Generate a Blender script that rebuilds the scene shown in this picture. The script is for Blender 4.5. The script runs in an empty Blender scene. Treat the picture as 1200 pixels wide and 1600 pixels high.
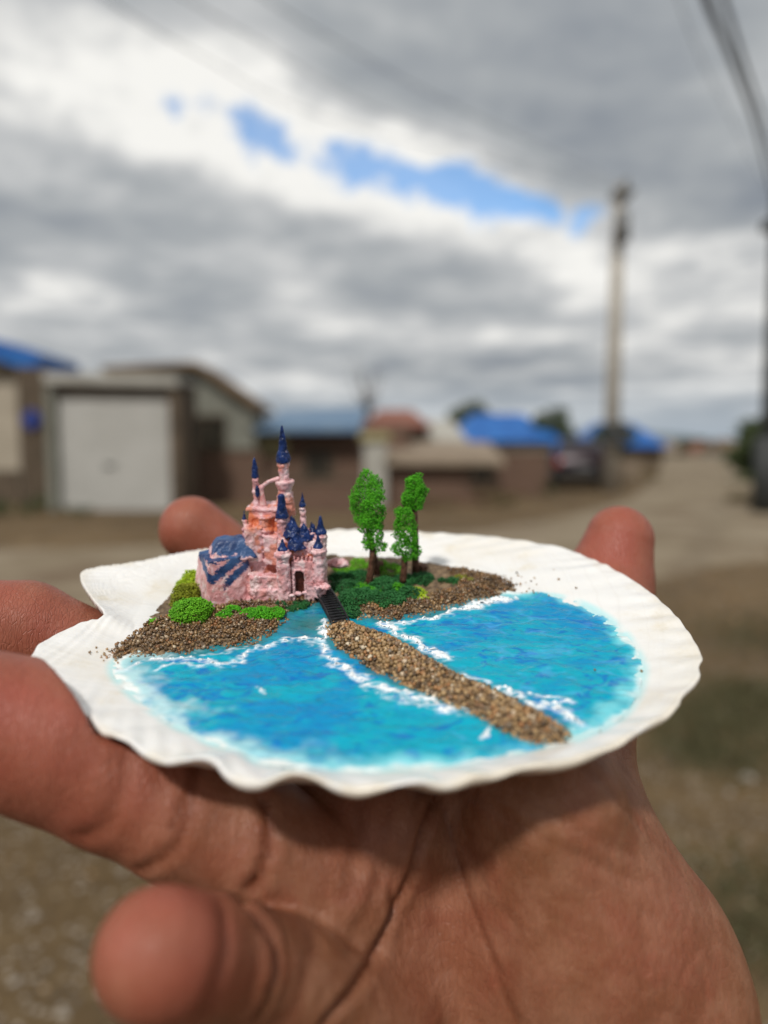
import bpy, bmesh, math, random
import numpy as np
from mathutils import Matrix, Vector

random.seed(7)
RNG = np.random.default_rng(11)
C = bpy.context.scene.collection
scene = bpy.context.scene

# ------------------------------------------------------------------ camera
CAM = np.array([0.0, 0.0, 1.40])
F = 1155.6                       # focal length in photo pixels (1200 x 1600)
PITCH = math.atan(110 / F)
cd = bpy.data.cameras.new('camera')
cam = bpy.data.objects.new('camera', cd)
C.objects.link(cam)
cam.location = CAM
cam.rotation_euler = (math.pi / 2 - PITCH, 0, 0)
cd.sensor_fit = 'VERTICAL'
cd.sensor_height = 36
cd.sensor_width = 27
cd.lens = 26.0
cd.clip_start = 0.005
cd.clip_end = 3000
cd.dof.use_dof = True
cd.dof.focus_distance = 0.133
cd.dof.aperture_fstop = 7.8
scene.camera = cam

# ------------------------------------------------------------------ light
SUN_DIR = Vector((-0.26, -0.70, 0.80)).normalized()      # towards the sun
sl = bpy.data.lights.new('sun', 'SUN')
sl.energy = 2.8
sl.angle = math.radians(5)
sl.color = (1.0, 0.965, 0.91)
so = bpy.data.objects.new('sun', sl)
so.rotation_euler = SUN_DIR.to_track_quat('Z', 'Y').to_euler()
so.location = (0, 0, 30)
C.objects.link(so)
scene.view_settings.view_transform = 'Standard'
scene.view_settings.look = 'None'
scene.view_settings.gamma = 1
scene.view_settings.use_curve_mapping = False
scene.view_settings.exposure = 0.0
scene.cycles.use_denoising = True
scene.cycles.max_bounces = 6
scene.cycles.sample_clamp_indirect = 6


class NT:
    """small node-tree writer"""
    def __init__(s, tree):
        s.t = tree
        s.n = tree.nodes
        s.l = tree.links
    def node(s, kind, **kw):
        nd = s.n.new(kind)
        for k, v in kw.items():
            setattr(nd, k, v)
        return nd
    def put(s, sock, v):
        if isinstance(v, bpy.types.NodeSocket):
            s.l.new(v, sock)
        elif v is not None:
            if isinstance(v, (tuple, list)) and len(v) == 3 and sock.type == 'RGBA':
                v = (*v, 1)
            sock.default_value = v
    def math(s, op, a, b=None, c=None, clamp=False):
        nd = s.node('ShaderNodeMath', operation=op, use_clamp=clamp)
        for i, v in enumerate((a, b, c)):
            if v is not None:
                s.put(nd.inputs[i], v)
        return nd.outputs[0]
    def vmath(s, op, a, b=None, scale=None):
        nd = s.node('ShaderNodeVectorMath', operation=op)
        s.put(nd.inputs[0], a)
        if b is not None:
            s.put(nd.inputs[1], b)
        if scale is not None:
            s.put(nd.inputs['Scale'], scale)
        return nd.outputs['Value'] if op in ('DOT_PRODUCT', 'LENGTH', 'DISTANCE') else nd.outputs[0]
    def mix(s, f, a, b, mode='MIX'):
        nd = s.node('ShaderNodeMix', data_type='RGBA', blend_type=mode)
        s.put(nd.inputs[0], f)
        s.put(nd.inputs[6], a)
        s.put(nd.inputs[7], b)
        return nd.outputs[2]
    def noise(s, vec, scale, detail=4, rough=0.55, dist=0.0, out='Fac'):
        nd = s.node('ShaderNodeTexNoise')
        s.put(nd.inputs['Vector'], vec)
        nd.inputs['Scale'].default_value = scale
        nd.inputs['Detail'].default_value = detail
        nd.inputs['Roughness'].default_value = rough
        nd.inputs['Distortion'].default_value = dist
        return nd.outputs[out]
    def voro(s, vec, scale, feature='F1', out='Distance'):
        nd = s.node('ShaderNodeTexVoronoi', feature=feature)
        s.put(nd.inputs['Vector'], vec)
        nd.inputs['Scale'].default_value = scale
        return nd.outputs[out]
    def ramp(s, f, stops, interp='LINEAR'):
        nd = s.node('ShaderNodeValToRGB')
        s.put(nd.inputs[0], f)
        cr = nd.color_ramp
        cr.interpolation = interp
        while len(cr.elements) < len(stops):
            cr.elements.new(0.5)
        for e, (p, c) in zip(cr.elements, stops):
            e.position = p
            if not isinstance(c, (tuple, list)):
                c = (c, c, c)
            e.color = (*c[:3], 1)
        return nd.outputs[0]
    def step(s, v, lo, hi):
        nd = s.node('ShaderNodeMapRange', interpolation_type='SMOOTHSTEP')
        s.put(nd.inputs[0], v)
        nd.inputs[1].default_value = lo
        nd.inputs[2].default_value = hi
        return nd.outputs[0]


def ray(px, py):
    """direction through a photo pixel, scaled so that its forward (Y) length is 1"""
    px = np.asarray(px, float); py = np.asarray(py, float)
    x = (px - 600) / F
    up = -(py - 800) / F
    cy, sy = math.cos(PITCH), math.sin(PITCH)
    dy = cy + up * sy
    dz = -sy + up * cy
    return np.stack([x / dy, np.ones_like(x), dz / dy], -1)


def at(px, py, D):
    """world point (metres) seen at a photo pixel, D metres ahead"""
    return CAM + ray(px, py) * np.asarray(D, float)[..., None]


# ------------------------------------------------------------------ sky
world = bpy.data.worlds.new('World')
scene.world = world
world.use_nodes = True
W = NT(world.node_tree)
W.n.clear()
sky = W.node('ShaderNodeTexSky', sky_type='NISHITA')
sky.sun_disc = False
sky.sun_elevation = math.asin(SUN_DIR.z)
sky.sun_rotation = math.atan2(SUN_DIR.x, SUN_DIR.y)
sky.altitude = 100
tc = W.node('ShaderNodeTexCoord').outputs['Generated']
sx = W.node('ShaderNodeSeparateXYZ')
W.put(sx.inputs[0], tc)
zc = W.math('MAXIMUM', sx.outputs[2], 0.0)
den = W.math('ADD', zc, 0.11)
cx = W.node('ShaderNodeCombineXYZ')
W.put(cx.inputs[0], W.math('DIVIDE', sx.outputs[0], den))
W.put(cx.inputs[1], W.math('DIVIDE', sx.outputs[1], den))
cx.inputs[2].default_value = 3.7
pl = cx.outputs[0]
big = W.noise(pl, 0.62, 3, 0.5, 0.25)
mid = W.noise(pl, 1.55, 5, 0.58, 0.15)
fine = W.noise(pl, 5.0, 3, 0.5, 0.3)
mass = W.math('ADD', W.math('MULTIPLY', big, 0.50), W.math('MULTIPLY', mid, 0.46))
mass = W.math('ADD', mass, W.math('MULTIPLY', fine, 0.11))
# a break in the cloud, lower left to right of the frame's middle
pa, pb = ray(420, 215), ray(870, 335)
pa /= np.linalg.norm(pa); pb /= np.linalg.norm(pb)
pc = (pa + pb) / 2; pc /= np.linalg.norm(pc)
ax = pb - pa; ax /= np.linalg.norm(ax)
nx = np.cross(ax, pc); nx /= np.linalg.norm(nx)
rel = W.vmath('SUBTRACT', tc, tuple(pc))
qa = W.math('DIVIDE', W.vmath('DOT_PRODUCT', rel, tuple(ax)), 0.19)
qb = W.math('DIVIDE', W.vmath('DOT_PRODUCT', rel, tuple(nx)), 0.027)
qc = W.math('DIVIDE', W.vmath('DOT_PRODUCT', rel, tuple(pc)), 0.2)
q = W.math('SQRT', W.math('ADD', W.math('ADD', W.math('MULTIPLY', qa, qa), W.math('MULTIPLY', qb, qb)), W.math('MULTIPLY', qc, qc)))
warp = W.math('MULTIPLY', W.math('SUBTRACT', W.noise(tc, 15, 4, 0.6), 0.5), 4.2)
gap = W.step(W.math('ADD', q, warp), 1.25, 0.55)
glow = W.step(W.math('ADD', W.math('MULTIPLY', q, 0.42), W.math('MULTIPLY', warp, 0.3)), 1.5, 0.4)
mass = W.math('ADD', mass, W.math('MULTIPLY', glow, 0.10))
cloud = W.ramp(mass, [(0.41, (0.24, 0.265, 0.30)), (0.50, (0.37, 0.39, 0.405)), (0.56, (0.51, 0.52, 0.525)), (0.64, (0.86, 0.85, 0.815))])
haze_c = W.mix(W.step(sx.outputs[2], 0.10, 0.0), cloud, (0.36, 0.41, 0.46))
cloud10 = W.vmath('SCALE', haze_c, scale=10.0)
blue = W.vmath('MULTIPLY', sky.outputs[0], (0.62, 1.30, 1.75))
col = W.mix(W.math('MULTIPLY', gap, 0.76), cloud10, blue)
bg = W.node('ShaderNodeBackground')
W.put(bg.inputs[0], col)
bg.inputs[1].default_value = 0.108
wo = W.node('ShaderNodeOutputWorld')
W.l.new(bg.outputs[0], wo.inputs[0])


# ------------------------------------------------------------------ numpy helpers
def _h(ix, iy, iz, seed):
    n = (ix.astype(np.int64) * 374761393 + iy.astype(np.int64) * 668265263 + iz.astype(np.int64) * 2147483647 + seed * 974634777) & 0xffffffff
    n = ((n ^ (n >> 13)) * 1274126177) & 0xffffffff
    n = ((n ^ (n >> 16)) * 2246822519) & 0xffffffff
    return ((n ^ (n >> 15)) & 0xffffff) / float(0xffffff)


def vnoise(p, seed=0):
    p = np.asarray(p, float)
    i = np.floor(p).astype(np.int64)
    f = p - i
    f = f * f * (3 - 2 * f)
    x, y, z = i[..., 0], i[..., 1], i[..., 2]
    r = 0
    for a in (0, 1):
        for b in (0, 1):
            for c in (0, 1):
                w = (f[..., 0] if a else 1 - f[..., 0]) * (f[..., 1] if b else 1 - f[..., 1]) * (f[..., 2] if c else 1 - f[..., 2])
                r = r + w * _h(x + a, y + b, z + c, seed)
    return r * 2 - 1


def fbm(p, seed=0, octaves=3, gain=0.5):
    r = 0; a = 1.0
    for k in range(octaves):
        r = r + a * vnoise(np.asarray(p) * (2.03 ** k), seed + 17 * k)
        a *= gain
    return r


def p2(u, v, w=0.0):
    return np.stack([u, v, np.full_like(u, w)], -1)


def seg_dist(P, pts):
    """distance from points P (n,d) to a polyline"""
    pts = np.asarray(pts, float)
    best = np.full(len(P), 1e9)
    for a, b in zip(pts[:-1], pts[1:]):
        ab = b - a
        t = np.clip(((P - a) @ ab) / max(ab @ ab, 1e-12), 0, 1)
        best = np.minimum(best, np.linalg.norm(P - (a + t[:, None] * ab), axis=1))
    return best


def inside(P, poly):
    poly = np.asarray(poly, float)
    c = np.zeros(len(P), bool)
    j = len(poly) - 1
    for i in range(len(poly)):
        xi, yi = poly[i]; xj, yj = poly[j]
        if yi != yj:
            cond = ((yi > P[:, 1]) != (yj > P[:, 1])) & (P[:, 0] < (xj - xi) * (P[:, 1] - yi) / (yj - yi) + xi)
            c ^= cond
        j = i
    return c


def signed(P, poly):
    """+ inside, - outside"""
    d = seg_dist(P, np.vstack([poly, poly[:1]]))
    return np.where(inside(P, poly), d, -d)


def ss(x, a, b):
    t = np.clip((x - a) / (b - a), 0, 1)
    return t * t * (3 - 2 * t)


def catmull(pts, n=8, closed=False):
    pts = np.asarray(pts, float)
    N = len(pts); out = []
    for i in range(N if closed else N - 1):
        if closed:
            a, b, c, d = pts[(i - 1) % N], pts[i], pts[(i + 1) % N], pts[(i + 2) % N]
        else:
            a, b, c, d = pts[max(i - 1, 0)], pts[i], pts[i + 1], pts[min(i + 2, N - 1)]
        for k in range(n):
            t = k / n
            out.append(0.5 * ((2 * b) + (c - a) * t + (2 * a - 5 * b + 4 * c - d) * t * t + (3 * b - a - 3 * c + d) * t ** 3))
    if not closed:
        out.append(pts[-1])
    return np.array(out)


def surface_nets(f, org, h):
    """quads of the zero surface of f sampled on a grid"""
    s = f < 0
    c = s[:-1, :-1, :-1]
    allc = c.copy(); anyc = c.copy()
    for dx, dy, dz in [(1, 0, 0), (0, 1, 0), (0, 0, 1), (1, 1, 0), (1, 0, 1), (0, 1, 1), (1, 1, 1)]:
        q_ = s[dx:dx + c.shape[0], dy:dy + c.shape[1], dz:dz + c.shape[2]]
        allc &= q_; anyc |= q_
    idx = np.argwhere(anyc & ~allc)
    vid = np.full(c.shape, -1, np.int64)
    vid[idx[:, 0], idx[:, 1], idx[:, 2]] = np.arange(len(idx))
    cor = [(a, b, d) for a in (0, 1) for b in (0, 1) for d in (0, 1)]
    acc = np.zeros((len(idx), 3)); cnt = np.zeros(len(idx))
    for i, ca in enumerate(cor):
        for cb in cor[i + 1:]:
            if sum(abs(x - y) for x, y in zip(ca, cb)) != 1:
                continue
            fa = f[idx[:, 0] + ca[0], idx[:, 1] + ca[1], idx[:, 2] + ca[2]].astype(float)
            fb = f[idx[:, 0] + cb[0], idx[:, 1] + cb[1], idx[:, 2] + cb[2]].astype(float)
            m = (fa < 0) != (fb < 0)
            t = np.where(m, fa / np.where(m, fa - fb, 1), 0)
            A = np.array(ca, float); B = np.array(cb, float)
            acc += np.where(m[:, None], A + t[:, None] * (B - A), 0)
            cnt += m
    v = org + h * (idx + acc / cnt[:, None])
    faces = []
    for axis in range(3):
        sl0 = [slice(1, -1)] * 3; sl1 = [slice(1, -1)] * 3
        sl0[axis] = slice(0, -1); sl1[axis] = slice(1, None)
        a = s[tuple(sl0)]; b = s[tuple(sl1)]
        e = np.argwhere(a != b)
        if not len(e):
            continue
        flip = a[e[:, 0], e[:, 1], e[:, 2]]
        base = e.copy()
        for k in range(3):
            if k != axis:
                base[:, k] += 1
        u_, w_ = (axis + 1) % 3, (axis + 2) % 3
        qd = []
        for du, dw in ((-1, -1), (0, -1), (0, 0), (-1, 0)):
            g = base.copy(); g[:, u_] += du; g[:, w_] += dw
            qd.append(vid[g[:, 0], g[:, 1], g[:, 2]])
        qd = np.stack(qd, 1)
        qd[~flip] = qd[~flip][:, ::-1]
        faces.append(qd)
    return v, np.concatenate(faces)


def mesh_np(name, v, f, mat, smooth=True, attrs=None):
    """mesh data from numpy vertices and an (n,3) or (n,4) face table"""
    me = bpy.data.meshes.new(name)
    v = np.ascontiguousarray(v, np.float32); f = np.ascontiguousarray(f, np.int32)
    k = f.shape[1]
    me.vertices.add(len(v)); me.vertices.foreach_set('co', v.ravel())
    me.loops.add(f.size); me.loops.foreach_set('vertex_index', f.ravel())
    me.polygons.add(len(f))
    me.polygons.foreach_set('loop_start', np.arange(0, f.size, k, dtype=np.int32))
    if smooth:
        me.polygons.foreach_set('use_smooth', np.ones(len(f), bool))
    me.update(calc_edges=True)
    me.validate()
    for n_, a in (attrs or {}).items():
        at_ = me.attributes.new(n_, 'FLOAT', 'POINT')
        at_.data.foreach_set('value', np.ascontiguousarray(a, np.float32))
    if mat:
        me.materials.append(mat)
    return me


def link(name, me, parent=None, loc=None, mat4=None):
    o = bpy.data.objects.new(name, me)
    C.objects.link(o)
    if parent is not None:
        o.parent = parent
    if mat4 is not None:
        o.matrix_world = mat4
    elif loc is not None:
        o.location = loc
    return o


def tag(o, label=None, cat=None, group=None, kind=None):
    if label: o['label'] = label
    if cat: o['category'] = cat
    if group: o['group'] = group
    if kind: o['kind'] = kind
    return o


def empty(name, loc=(0, 0, 0), rz=0.0, mat4=None):
    o = bpy.data.objects.new(name, None)
    o.empty_display_size = 0.01
    C.objects.link(o)
    if mat4 is not None:
        o.matrix_world = mat4
    else:
        o.location = loc
        o.rotation_euler = (0, 0, rz)
    return o


# ------------------------------------------------------------------ materials
def material(name, build):
    m = bpy.data.materials.new(name)
    m.use_nodes = True
    T = NT(m.node_tree)
    T.n.clear()
    b = T.node('ShaderNodeBsdfPrincipled')
    o = T.node('ShaderNodeOutputMaterial')
    T.l.new(b.outputs[0], o.inputs[0])
    T.obj = T.node('ShaderNodeTexCoord').outputs['Object']
    def attr(n):
        a = T.node('ShaderNodeAttribute'); a.attribute_name = n
        return a.outputs['Fac']
    T.attr = attr
    def bump(h, strength, dist):
        nd = T.node('ShaderNodeBump')
        T.put(nd.inputs['Height'], h)
        nd.inputs['Strength'].default_value = strength
        nd.inputs['Distance'].default_value = dist
        T.l.new(nd.outputs[0], b.inputs['Normal'])
    T.bump = bump
    T.b = b
    build(T, b)
    return m


def rough_mat(name, c1, c2, scale, rough=0.8, bump=0.3, dist=0.01, detail=6, spec=0.3, c3=None, scale3=1.0):
    def f(T, b):
        n = T.noise(T.obj, scale, detail, 0.6)
        c = T.mix(T.step(n, 0.35, 0.65), c1, c2)
        if c3:
            c = T.mix(T.step(T.noise(T.obj, scale3, 3, 0.6), 0.5, 0.7), c, c3)
        T.put(b.inputs['Base Color'], c)
        b.inputs['Roughness'].default_value = rough
        b.inputs['Specular IOR Level'].default_value = spec
        T.bump(n, bump, dist)
    return material(name, f)


def skin(T, b):
    ob = T.obj
    mott = T.noise(ob, 170, 5, 0.6)
    base = T.mix(T.step(mott, 0.35, 0.68), (0.222, 0.090, 0.044), (0.30, 0.140, 0.080))
    spots = T.noise(ob, 900, 3, 0.6)
    base = T.mix(T.math('MULTIPLY', T.step(T.noise(ob, 75, 5, 0.65, 0.5), 0.48, 0.66), 0.45), base, (0.23, 0.070, 0.038))
    base = T.mix(T.attr('red'), base, (0.315, 0.080, 0.053))
    base = T.mix(T.math('MULTIPLY', T.attr('crease'), 0.85), base, (0.16, 0.045, 0.02))
    T.put(b.inputs['Base Color'], base)
    b.inputs['Roughness'].default_value = 0.42
    b.inputs['Specular IOR Level'].default_value = 0.30
    b.inputs['Subsurface Weight'].default_value = 0.14
    b.inputs['Subsurface Radius'].default_value = (1.0, 0.30, 0.16)
    b.inputs['Subsurface Scale'].default_value = 0.0025
    mp = T.node('ShaderNodeMapping')
    T.put(mp.inputs[0], ob)
    mp.inputs['Rotation'].default_value = (0.2, 0.5, 0.35)
    mp.inputs['Scale'].default_value = (1.0, 0.5, 0.30)
    wob = T.vmath('ADD', mp.outputs[0], T.vmath('SCALE', T.noise(ob, 500, 2, 0.5, 0, 'Color'), scale=0.0006))
    lines = T.math('ADD', T.step(T.voro(wob, 1500, 'DISTANCE_TO_EDGE'), 0.0, 0.10), T.math('MULTIPLY', T.step(T.voro(wob, 520, 'DISTANCE_TO_EDGE'), 0.0, 0.06), 0.35))
    big_ = T.noise(mp.outputs[0], 420, 5, 0.65)
    fine_ = T.noise(mp.outputs[0], 4200, 3, 0.6)
    h = T.math('ADD', T.math('MULTIPLY', lines, 0.25), T.math('ADD', T.math('MULTIPLY', big_, 1.5), T.math('MULTIPLY', fine_, 0.35)))
    T.bump(h, 0.8, 0.00032)
M_SKIN = material('skin', skin)


UMBX, UMBY = -0.0415, 0.036            # the hinge point, metres from the shell's origin


def shell_mat(T, b):
    ob = T.obj
    n = T.noise(ob, 60, 5, 0.6)
    c = T.mix(T.step(n, 0.45, 0.75), (0.765, 0.755, 0.735), (0.73, 0.69, 0.62))
    c = T.mix(T.math('MULTIPLY', T.step(T.noise(ob, 120, 5, 0.65), 0.56, 0.74), 0.40), c, (0.60, 0.52, 0.36))
    c = T.mix(T.math('MULTIPLY', T.attr('lip'), 0.55), c, (0.66, 0.56, 0.40))
    c = T.mix(T.math('MULTIPLY', T.attr('blue'), 1.0), c, (0.30, 0.72, 0.76))
    T.put(b.inputs['Base Color'], c)
    b.inputs['Roughness'].default_value = 0.24
    b.inputs['Subsurface Weight'].default_value = 0.12
    b.inputs['Subsurface Radius'].default_value = (1, 0.9, 0.75)
    b.inputs['Subsurface Scale'].default_value = 0.0015
    nm = T.node('ShaderNodeMapping'); T.put(nm.inputs[0], ob)
    rad_ = T.vmath('LENGTH', T.vmath('ADD', T.vmath('SUBTRACT', ob, (UMBX, UMBY, 0.0)), T.vmath('SCALE', T.noise(ob, 70, 3, 0.6, 0, 'Color'), scale=0.004)))
    band = T.noise(T.vmath('SCALE', T.vmath('MULTIPLY', (1.0, 0.0, 0.0), (1, 1, 1)), scale=rad_), 620, 3, 0.7)
    c = T.mix(T.math('MULTIPLY', T.step(band, 0.52, 0.70), 0.16), c, (0.50, 0.45, 0.38))
    T.put(b.inputs['Base Color'], c)
    T.bump(T.math('ADD', T.noise(ob, 700, 4, 0.6), T.math('MULTIPLY', band, 1.6)), 0.35, 0.00016)
M_SHELL = material('scallop_white', shell_mat)


def water_mat(T, b):
    ob = T.obj
    sc = T.node('ShaderNodeMapping')
    T.put(sc.inputs[0], ob)
    sc.inputs['Scale'].default_value = (0.75, 1.15, 1)
    v = sc.outputs[0]
    n1 = T.noise(v, 95, 4, 0.55, 0.6)
    n2 = T.noise(v, 240, 5, 0.6, 1.4)
    c = T.mix(T.step(n1, 0.38, 0.60), (0.0, 0.235, 0.47), (0.0, 0.33, 0.45))
    c = T.mix(T.math('MULTIPLY', T.step(n2, 0.52, 0.66), 0.75), c, (0.0, 0.13, 0.46))
    c = T.mix(T.math('MULTIPLY', T.step(T.noise(v, 150, 6, 0.65, 2.2), 0.56, 0.70), 0.45), c, (0.01, 0.42, 0.46))
    strk = T.node('ShaderNodeMapping')
    T.put(strk.inputs[0], ob); strk.inputs['Scale'].default_value = (0.35, 1.3, 1)
    c = T.mix(T.math('MULTIPLY', T.step(T.noise(strk.outputs[0], 420, 5, 0.7, 2.5), 0.50, 0.68), 0.35), c, (0.0, 0.10, 0.19))
    # pale swirled lines of the poured surface, strongest on the right-hand pool
    wv = T.noise(v, 160, 3, 0.6, 0.0, 'Color')
    vv = T.vmath('ADD', v, T.vmath('SCALE', T.vmath('SUBTRACT', wv, (0.5, 0.5, 0.5)), scale=0.006))
    ed = T.voro(vv, 185, 'DISTANCE_TO_EDGE')
    ln = T.math('MULTIPLY', T.step(ed, 0.13, 0.0), T.step(T.noise(v, 210, 4, 0.6), 0.42, 0.66))
    c = T.mix(T.math('MULTIPLY', ln, T.math('MULTIPLY', T.attr('swirl'), 0.34)), c, (0.12, 0.40, 0.78))
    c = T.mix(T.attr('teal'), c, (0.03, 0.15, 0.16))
    c = T.mix(T.attr('edge'), c, (0.20, 0.62, 0.68))
    c = T.mix(T.attr('milk'), c, (0.74, 0.78, 0.76))
    c = T.mix(T.attr('foam'), c, (0.72, 0.80, 0.86))
    T.put(b.inputs['Base Color'], c)
    b.inputs['Coat Weight'].default_value = 0.15
    b.inputs['Coat Roughness'].default_value = 0.03
    b.inputs['Roughness'].default_value = 0.12
    b.inputs['IOR'].default_value = 1.45
    b.inputs['Specular IOR Level'].default_value = 0.18
    h = T.math('ADD', T.math('MULTIPLY', T.step(ed, 0.0, 0.25), 0.6), T.noise(v, 420, 4, 0.6, 0.8))
    T.bump(h, 0.5, 0.00042)
M_WATER = material('blue_resin', water_mat)


def foam_mat(T, b):
    n = T.noise(T.obj, 1500, 4, 0.6)
    T.put(b.inputs['Base Color'], T.mix(T.step(n, 0.3, 0.6), (0.70, 0.78, 0.84), (0.84, 0.85, 0.85)))
    b.inputs['Roughness'].default_value = 0.25
    T.bump(n, 0.4, 0.0002)
M_FOAM = material('white_foam', foam_mat)

STONE_STOPS = [(0.0, (0.06, 0.036, 0.018)), (0.15, (0.18, 0.115, 0.055)), (0.40, (0.33, 0.215, 0.10)), (0.62, (0.47, 0.33, 0.17)),
               (0.78, (0.38, 0.18, 0.07)), (0.88, (0.20, 0.17, 0.13)), (0.95, (0.50, 0.38, 0.24)), (1.0, (0.70, 0.64, 0.54))]


def stone_mat(name, use_object, wet=False):
    def f(T, b):
        if use_object:
            r = T.node('ShaderNodeObjectInfo').outputs['Random']
        else:
            r = T.attr('tone')
        n = T.noise(T.obj, 1800, 4, 0.6)
        c = T.ramp(T.math('ADD', r, T.math('MULTIPLY', T.math('SUBTRACT', n, 0.5), 0.12), clamp=True), STONE_STOPS)
        c = T.mix(0.35, c, T.mix(n, (0.1, 0.06, 0.03), (0.6, 0.48, 0.33)), 'OVERLAY')
        if wet:
            c = T.mix(1.0, c, T.mix(T.step(T.noise(T.obj, 120, 3), 0.35, 0.65), (0.42, 0.38, 0.36), (0.85, 0.80, 0.74)), 'MULTIPLY')
        T.put(b.inputs['Base Color'], c)
        b.inputs['Roughness'].default_value = 0.22 if wet else 0.42
        T.bump(n, 0.5, 0.0002)
    return material(name, f)
M_STONE = stone_mat('grain_loose', True)
M_STONE_S = stone_mat('grain_joined', False)
M_STONE_W = stone_mat('wet_grain_loose', True, True)
M_STONE_WS = stone_mat('wet_grain_joined', False, True)
M_SAND = rough_mat('wet_sand', (0.085, 0.055, 0.034), (0.24, 0.165, 0.095), 900, 0.55, 0.8, 0.0006)


def flock_mat(name, dark, light, tip):
    def f(T, b):
        n = T.noise(T.obj, 260, 3, 0.6)
        c = T.mix(T.step(n, 0.35, 0.65), dark, light)
        c = T.mix(T.math('MULTIPLY', T.attr('tone'), 0.6), c, tip)
        T.put(b.inputs['Base Color'], c)
        b.inputs['Roughness'].default_value = 0.6
        b.inputs['Specular IOR Level'].default_value = 0.25
    return material(name, f)
M_FLOCK = flock_mat('flock_green', (0.022, 0.17, 0.005), (0.055, 0.33, 0.008), (0.15, 0.52, 0.02))
M_MOSS_D = flock_mat('flock_dark', (0.006, 0.045, 0.012), (0.014, 0.11, 0.022), (0.05, 0.20, 0.06))
M_MOSS_B = flock_mat('flock_bright', (0.05, 0.22, 0.006), (0.12, 0.40, 0.012), (0.22, 0.52, 0.03))
M_MOSS_Y = flock_mat('flock_yellow', (0.22, 0.36, 0.008), (0.36, 0.52, 0.012), (0.50, 0.62, 0.05))
M_MOSS_O = flock_mat('flock_olive', (0.12, 0.14, 0.006), (0.22, 0.24, 0.012), (0.30, 0.34, 0.03))
M_BARK = rough_mat('mini_bark', (0.055, 0.022, 0.012), (0.16, 0.075, 0.045), 900, 0.6, 0.8, 0.0004)


def pink_mat(T, b):
    n = T.noise(T.obj, 330, 4, 0.6, 0.5)
    n2 = T.noise(T.obj, 900, 4, 0.65, 0.4)
    c = T.mix(T.step(n, 0.40, 0.58), (0.60, 0.28, 0.29), (0.73, 0.46, 0.48))
    c = T.mix(T.math('MULTIPLY', T.step(T.noise(T.obj, 520, 3, 0.55), 0.52, 0.62), 0.8), c, (0.75, 0.58, 0.58))
    c = T.mix(T.math('MULTIPLY', T.attr('orange'), 0.95), c, (0.62, 0.17, 0.07))
    c = T.mix(T.math('MULTIPLY', T.step(n2, 0.55, 0.66), 0.6), c, (0.30, 0.09, 0.07))
    c = T.mix(T.attr('blue'), c, T.mix(T.step(n, 0.4, 0.6), (0.012, 0.035, 0.12), (0.035, 0.085, 0.21)))
    T.put(b.inputs['Base Color'], c)
    b.inputs['Roughness'].default_value = 0.38
    T.bump(T.math('ADD', n2, T.math('MULTIPLY', T.noise(T.obj, 2400, 3, 0.6), 0.5)), 0.6, 0.00025)
M_PINK = material('pink_paint', pink_mat)


def navy_mat(T, b):
    n = T.noise(T.obj, 700, 4, 0.65, 0.5)
    c = T.mix(T.step(n, 0.35, 0.65), (0.004, 0.012, 0.055), (0.010, 0.032, 0.14))
    c = T.mix(T.math('MULTIPLY', T.step(T.noise(T.obj, 1300, 3), 0.66, 0.74), 0.5), c, (0.5, 0.4, 0.45))
    T.put(b.inputs['Base Color'], c)
    b.inputs['Specular IOR Level'].default_value = 0.3
    b.inputs['Roughness'].default_value = 0.30
    T.bump(n, 0.7, 0.0004)
M_NAVY = material('navy_paint', navy_mat)
M_DARKHOLE = rough_mat('arch_brown', (0.05, 0.012, 0.008), (0.11, 0.03, 0.018), 900, 0.5, 0.4, 0.0003)
M_BLACK = rough_mat('bridge_black', (0.008, 0.008, 0.009), (0.03, 0.03, 0.033), 1500, 0.35, 0.5, 0.0002)

# ================================================================== BACKGROUND
# ------------------------------------------------------------------ ground
def ground_mat(T, b):
    ob = T.obj
    big_ = T.noise(ob, 0.35, 5, 0.6)
    med = T.noise(ob, 2.4, 6, 0.65)
    fin = T.noise(ob, 28, 6, 0.7)
    c = T.mix(T.step(big_, 0.35, 0.65), (0.082, 0.052, 0.024), (0.148, 0.098, 0.048))
    c = T.mix(T.math('MULTIPLY', T.step(med, 0.42, 0.66), 0.55), c, (0.07, 0.048, 0.027))
    c = T.mix(T.math('MULTIPLY', T.step(fin, 0.45, 0.72), 0.55), c, (0.22, 0.16, 0.09))
    vo = T.node('ShaderNodeTexVoronoi')
    T.put(vo.inputs['Vector'], ob); vo.inputs['Scale'].default_value = 38
    peb = T.step(vo.outputs['Distance'], 0.42, 0.30)
    hsv = T.node('ShaderNodeSeparateColor'); T.put(hsv.inputs[0], vo.outputs['Color'])
    sel = T.step(hsv.outputs[0], 0.70, 0.74)
    c = T.mix(T.math('MULTIPLY', T.math('MULTIPLY', peb, sel), 0.7), c, (0.42, 0.37, 0.31))
    sel2 = T.step(hsv.outputs[1], 0.85, 0.88)
    c = T.mix(T.math('MULTIPLY', T.math('MULTIPLY', peb, sel2), 0.8), c, (0.06, 0.055, 0.05))
    T.put(b.inputs['Base Color'], c)
    b.inputs['Roughness'].default_value = 0.92
    b.inputs['Specular IOR Level'].default_value = 0.15
    T.bump(T.math('ADD', fin, T.math('MULTIPLY', peb, 0.4)), 0.6, 0.02)
M_GROUND = material('gravelly_dirt', ground_mat)
M_ROAD = rough_mat('packed_dirt', (0.185, 0.145, 0.095), (0.25, 0.205, 0.145), 1.2, 0.95, 0.5, 0.01, 8, 0.15, (0.14, 0.10, 0.065), 0.5)

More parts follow.
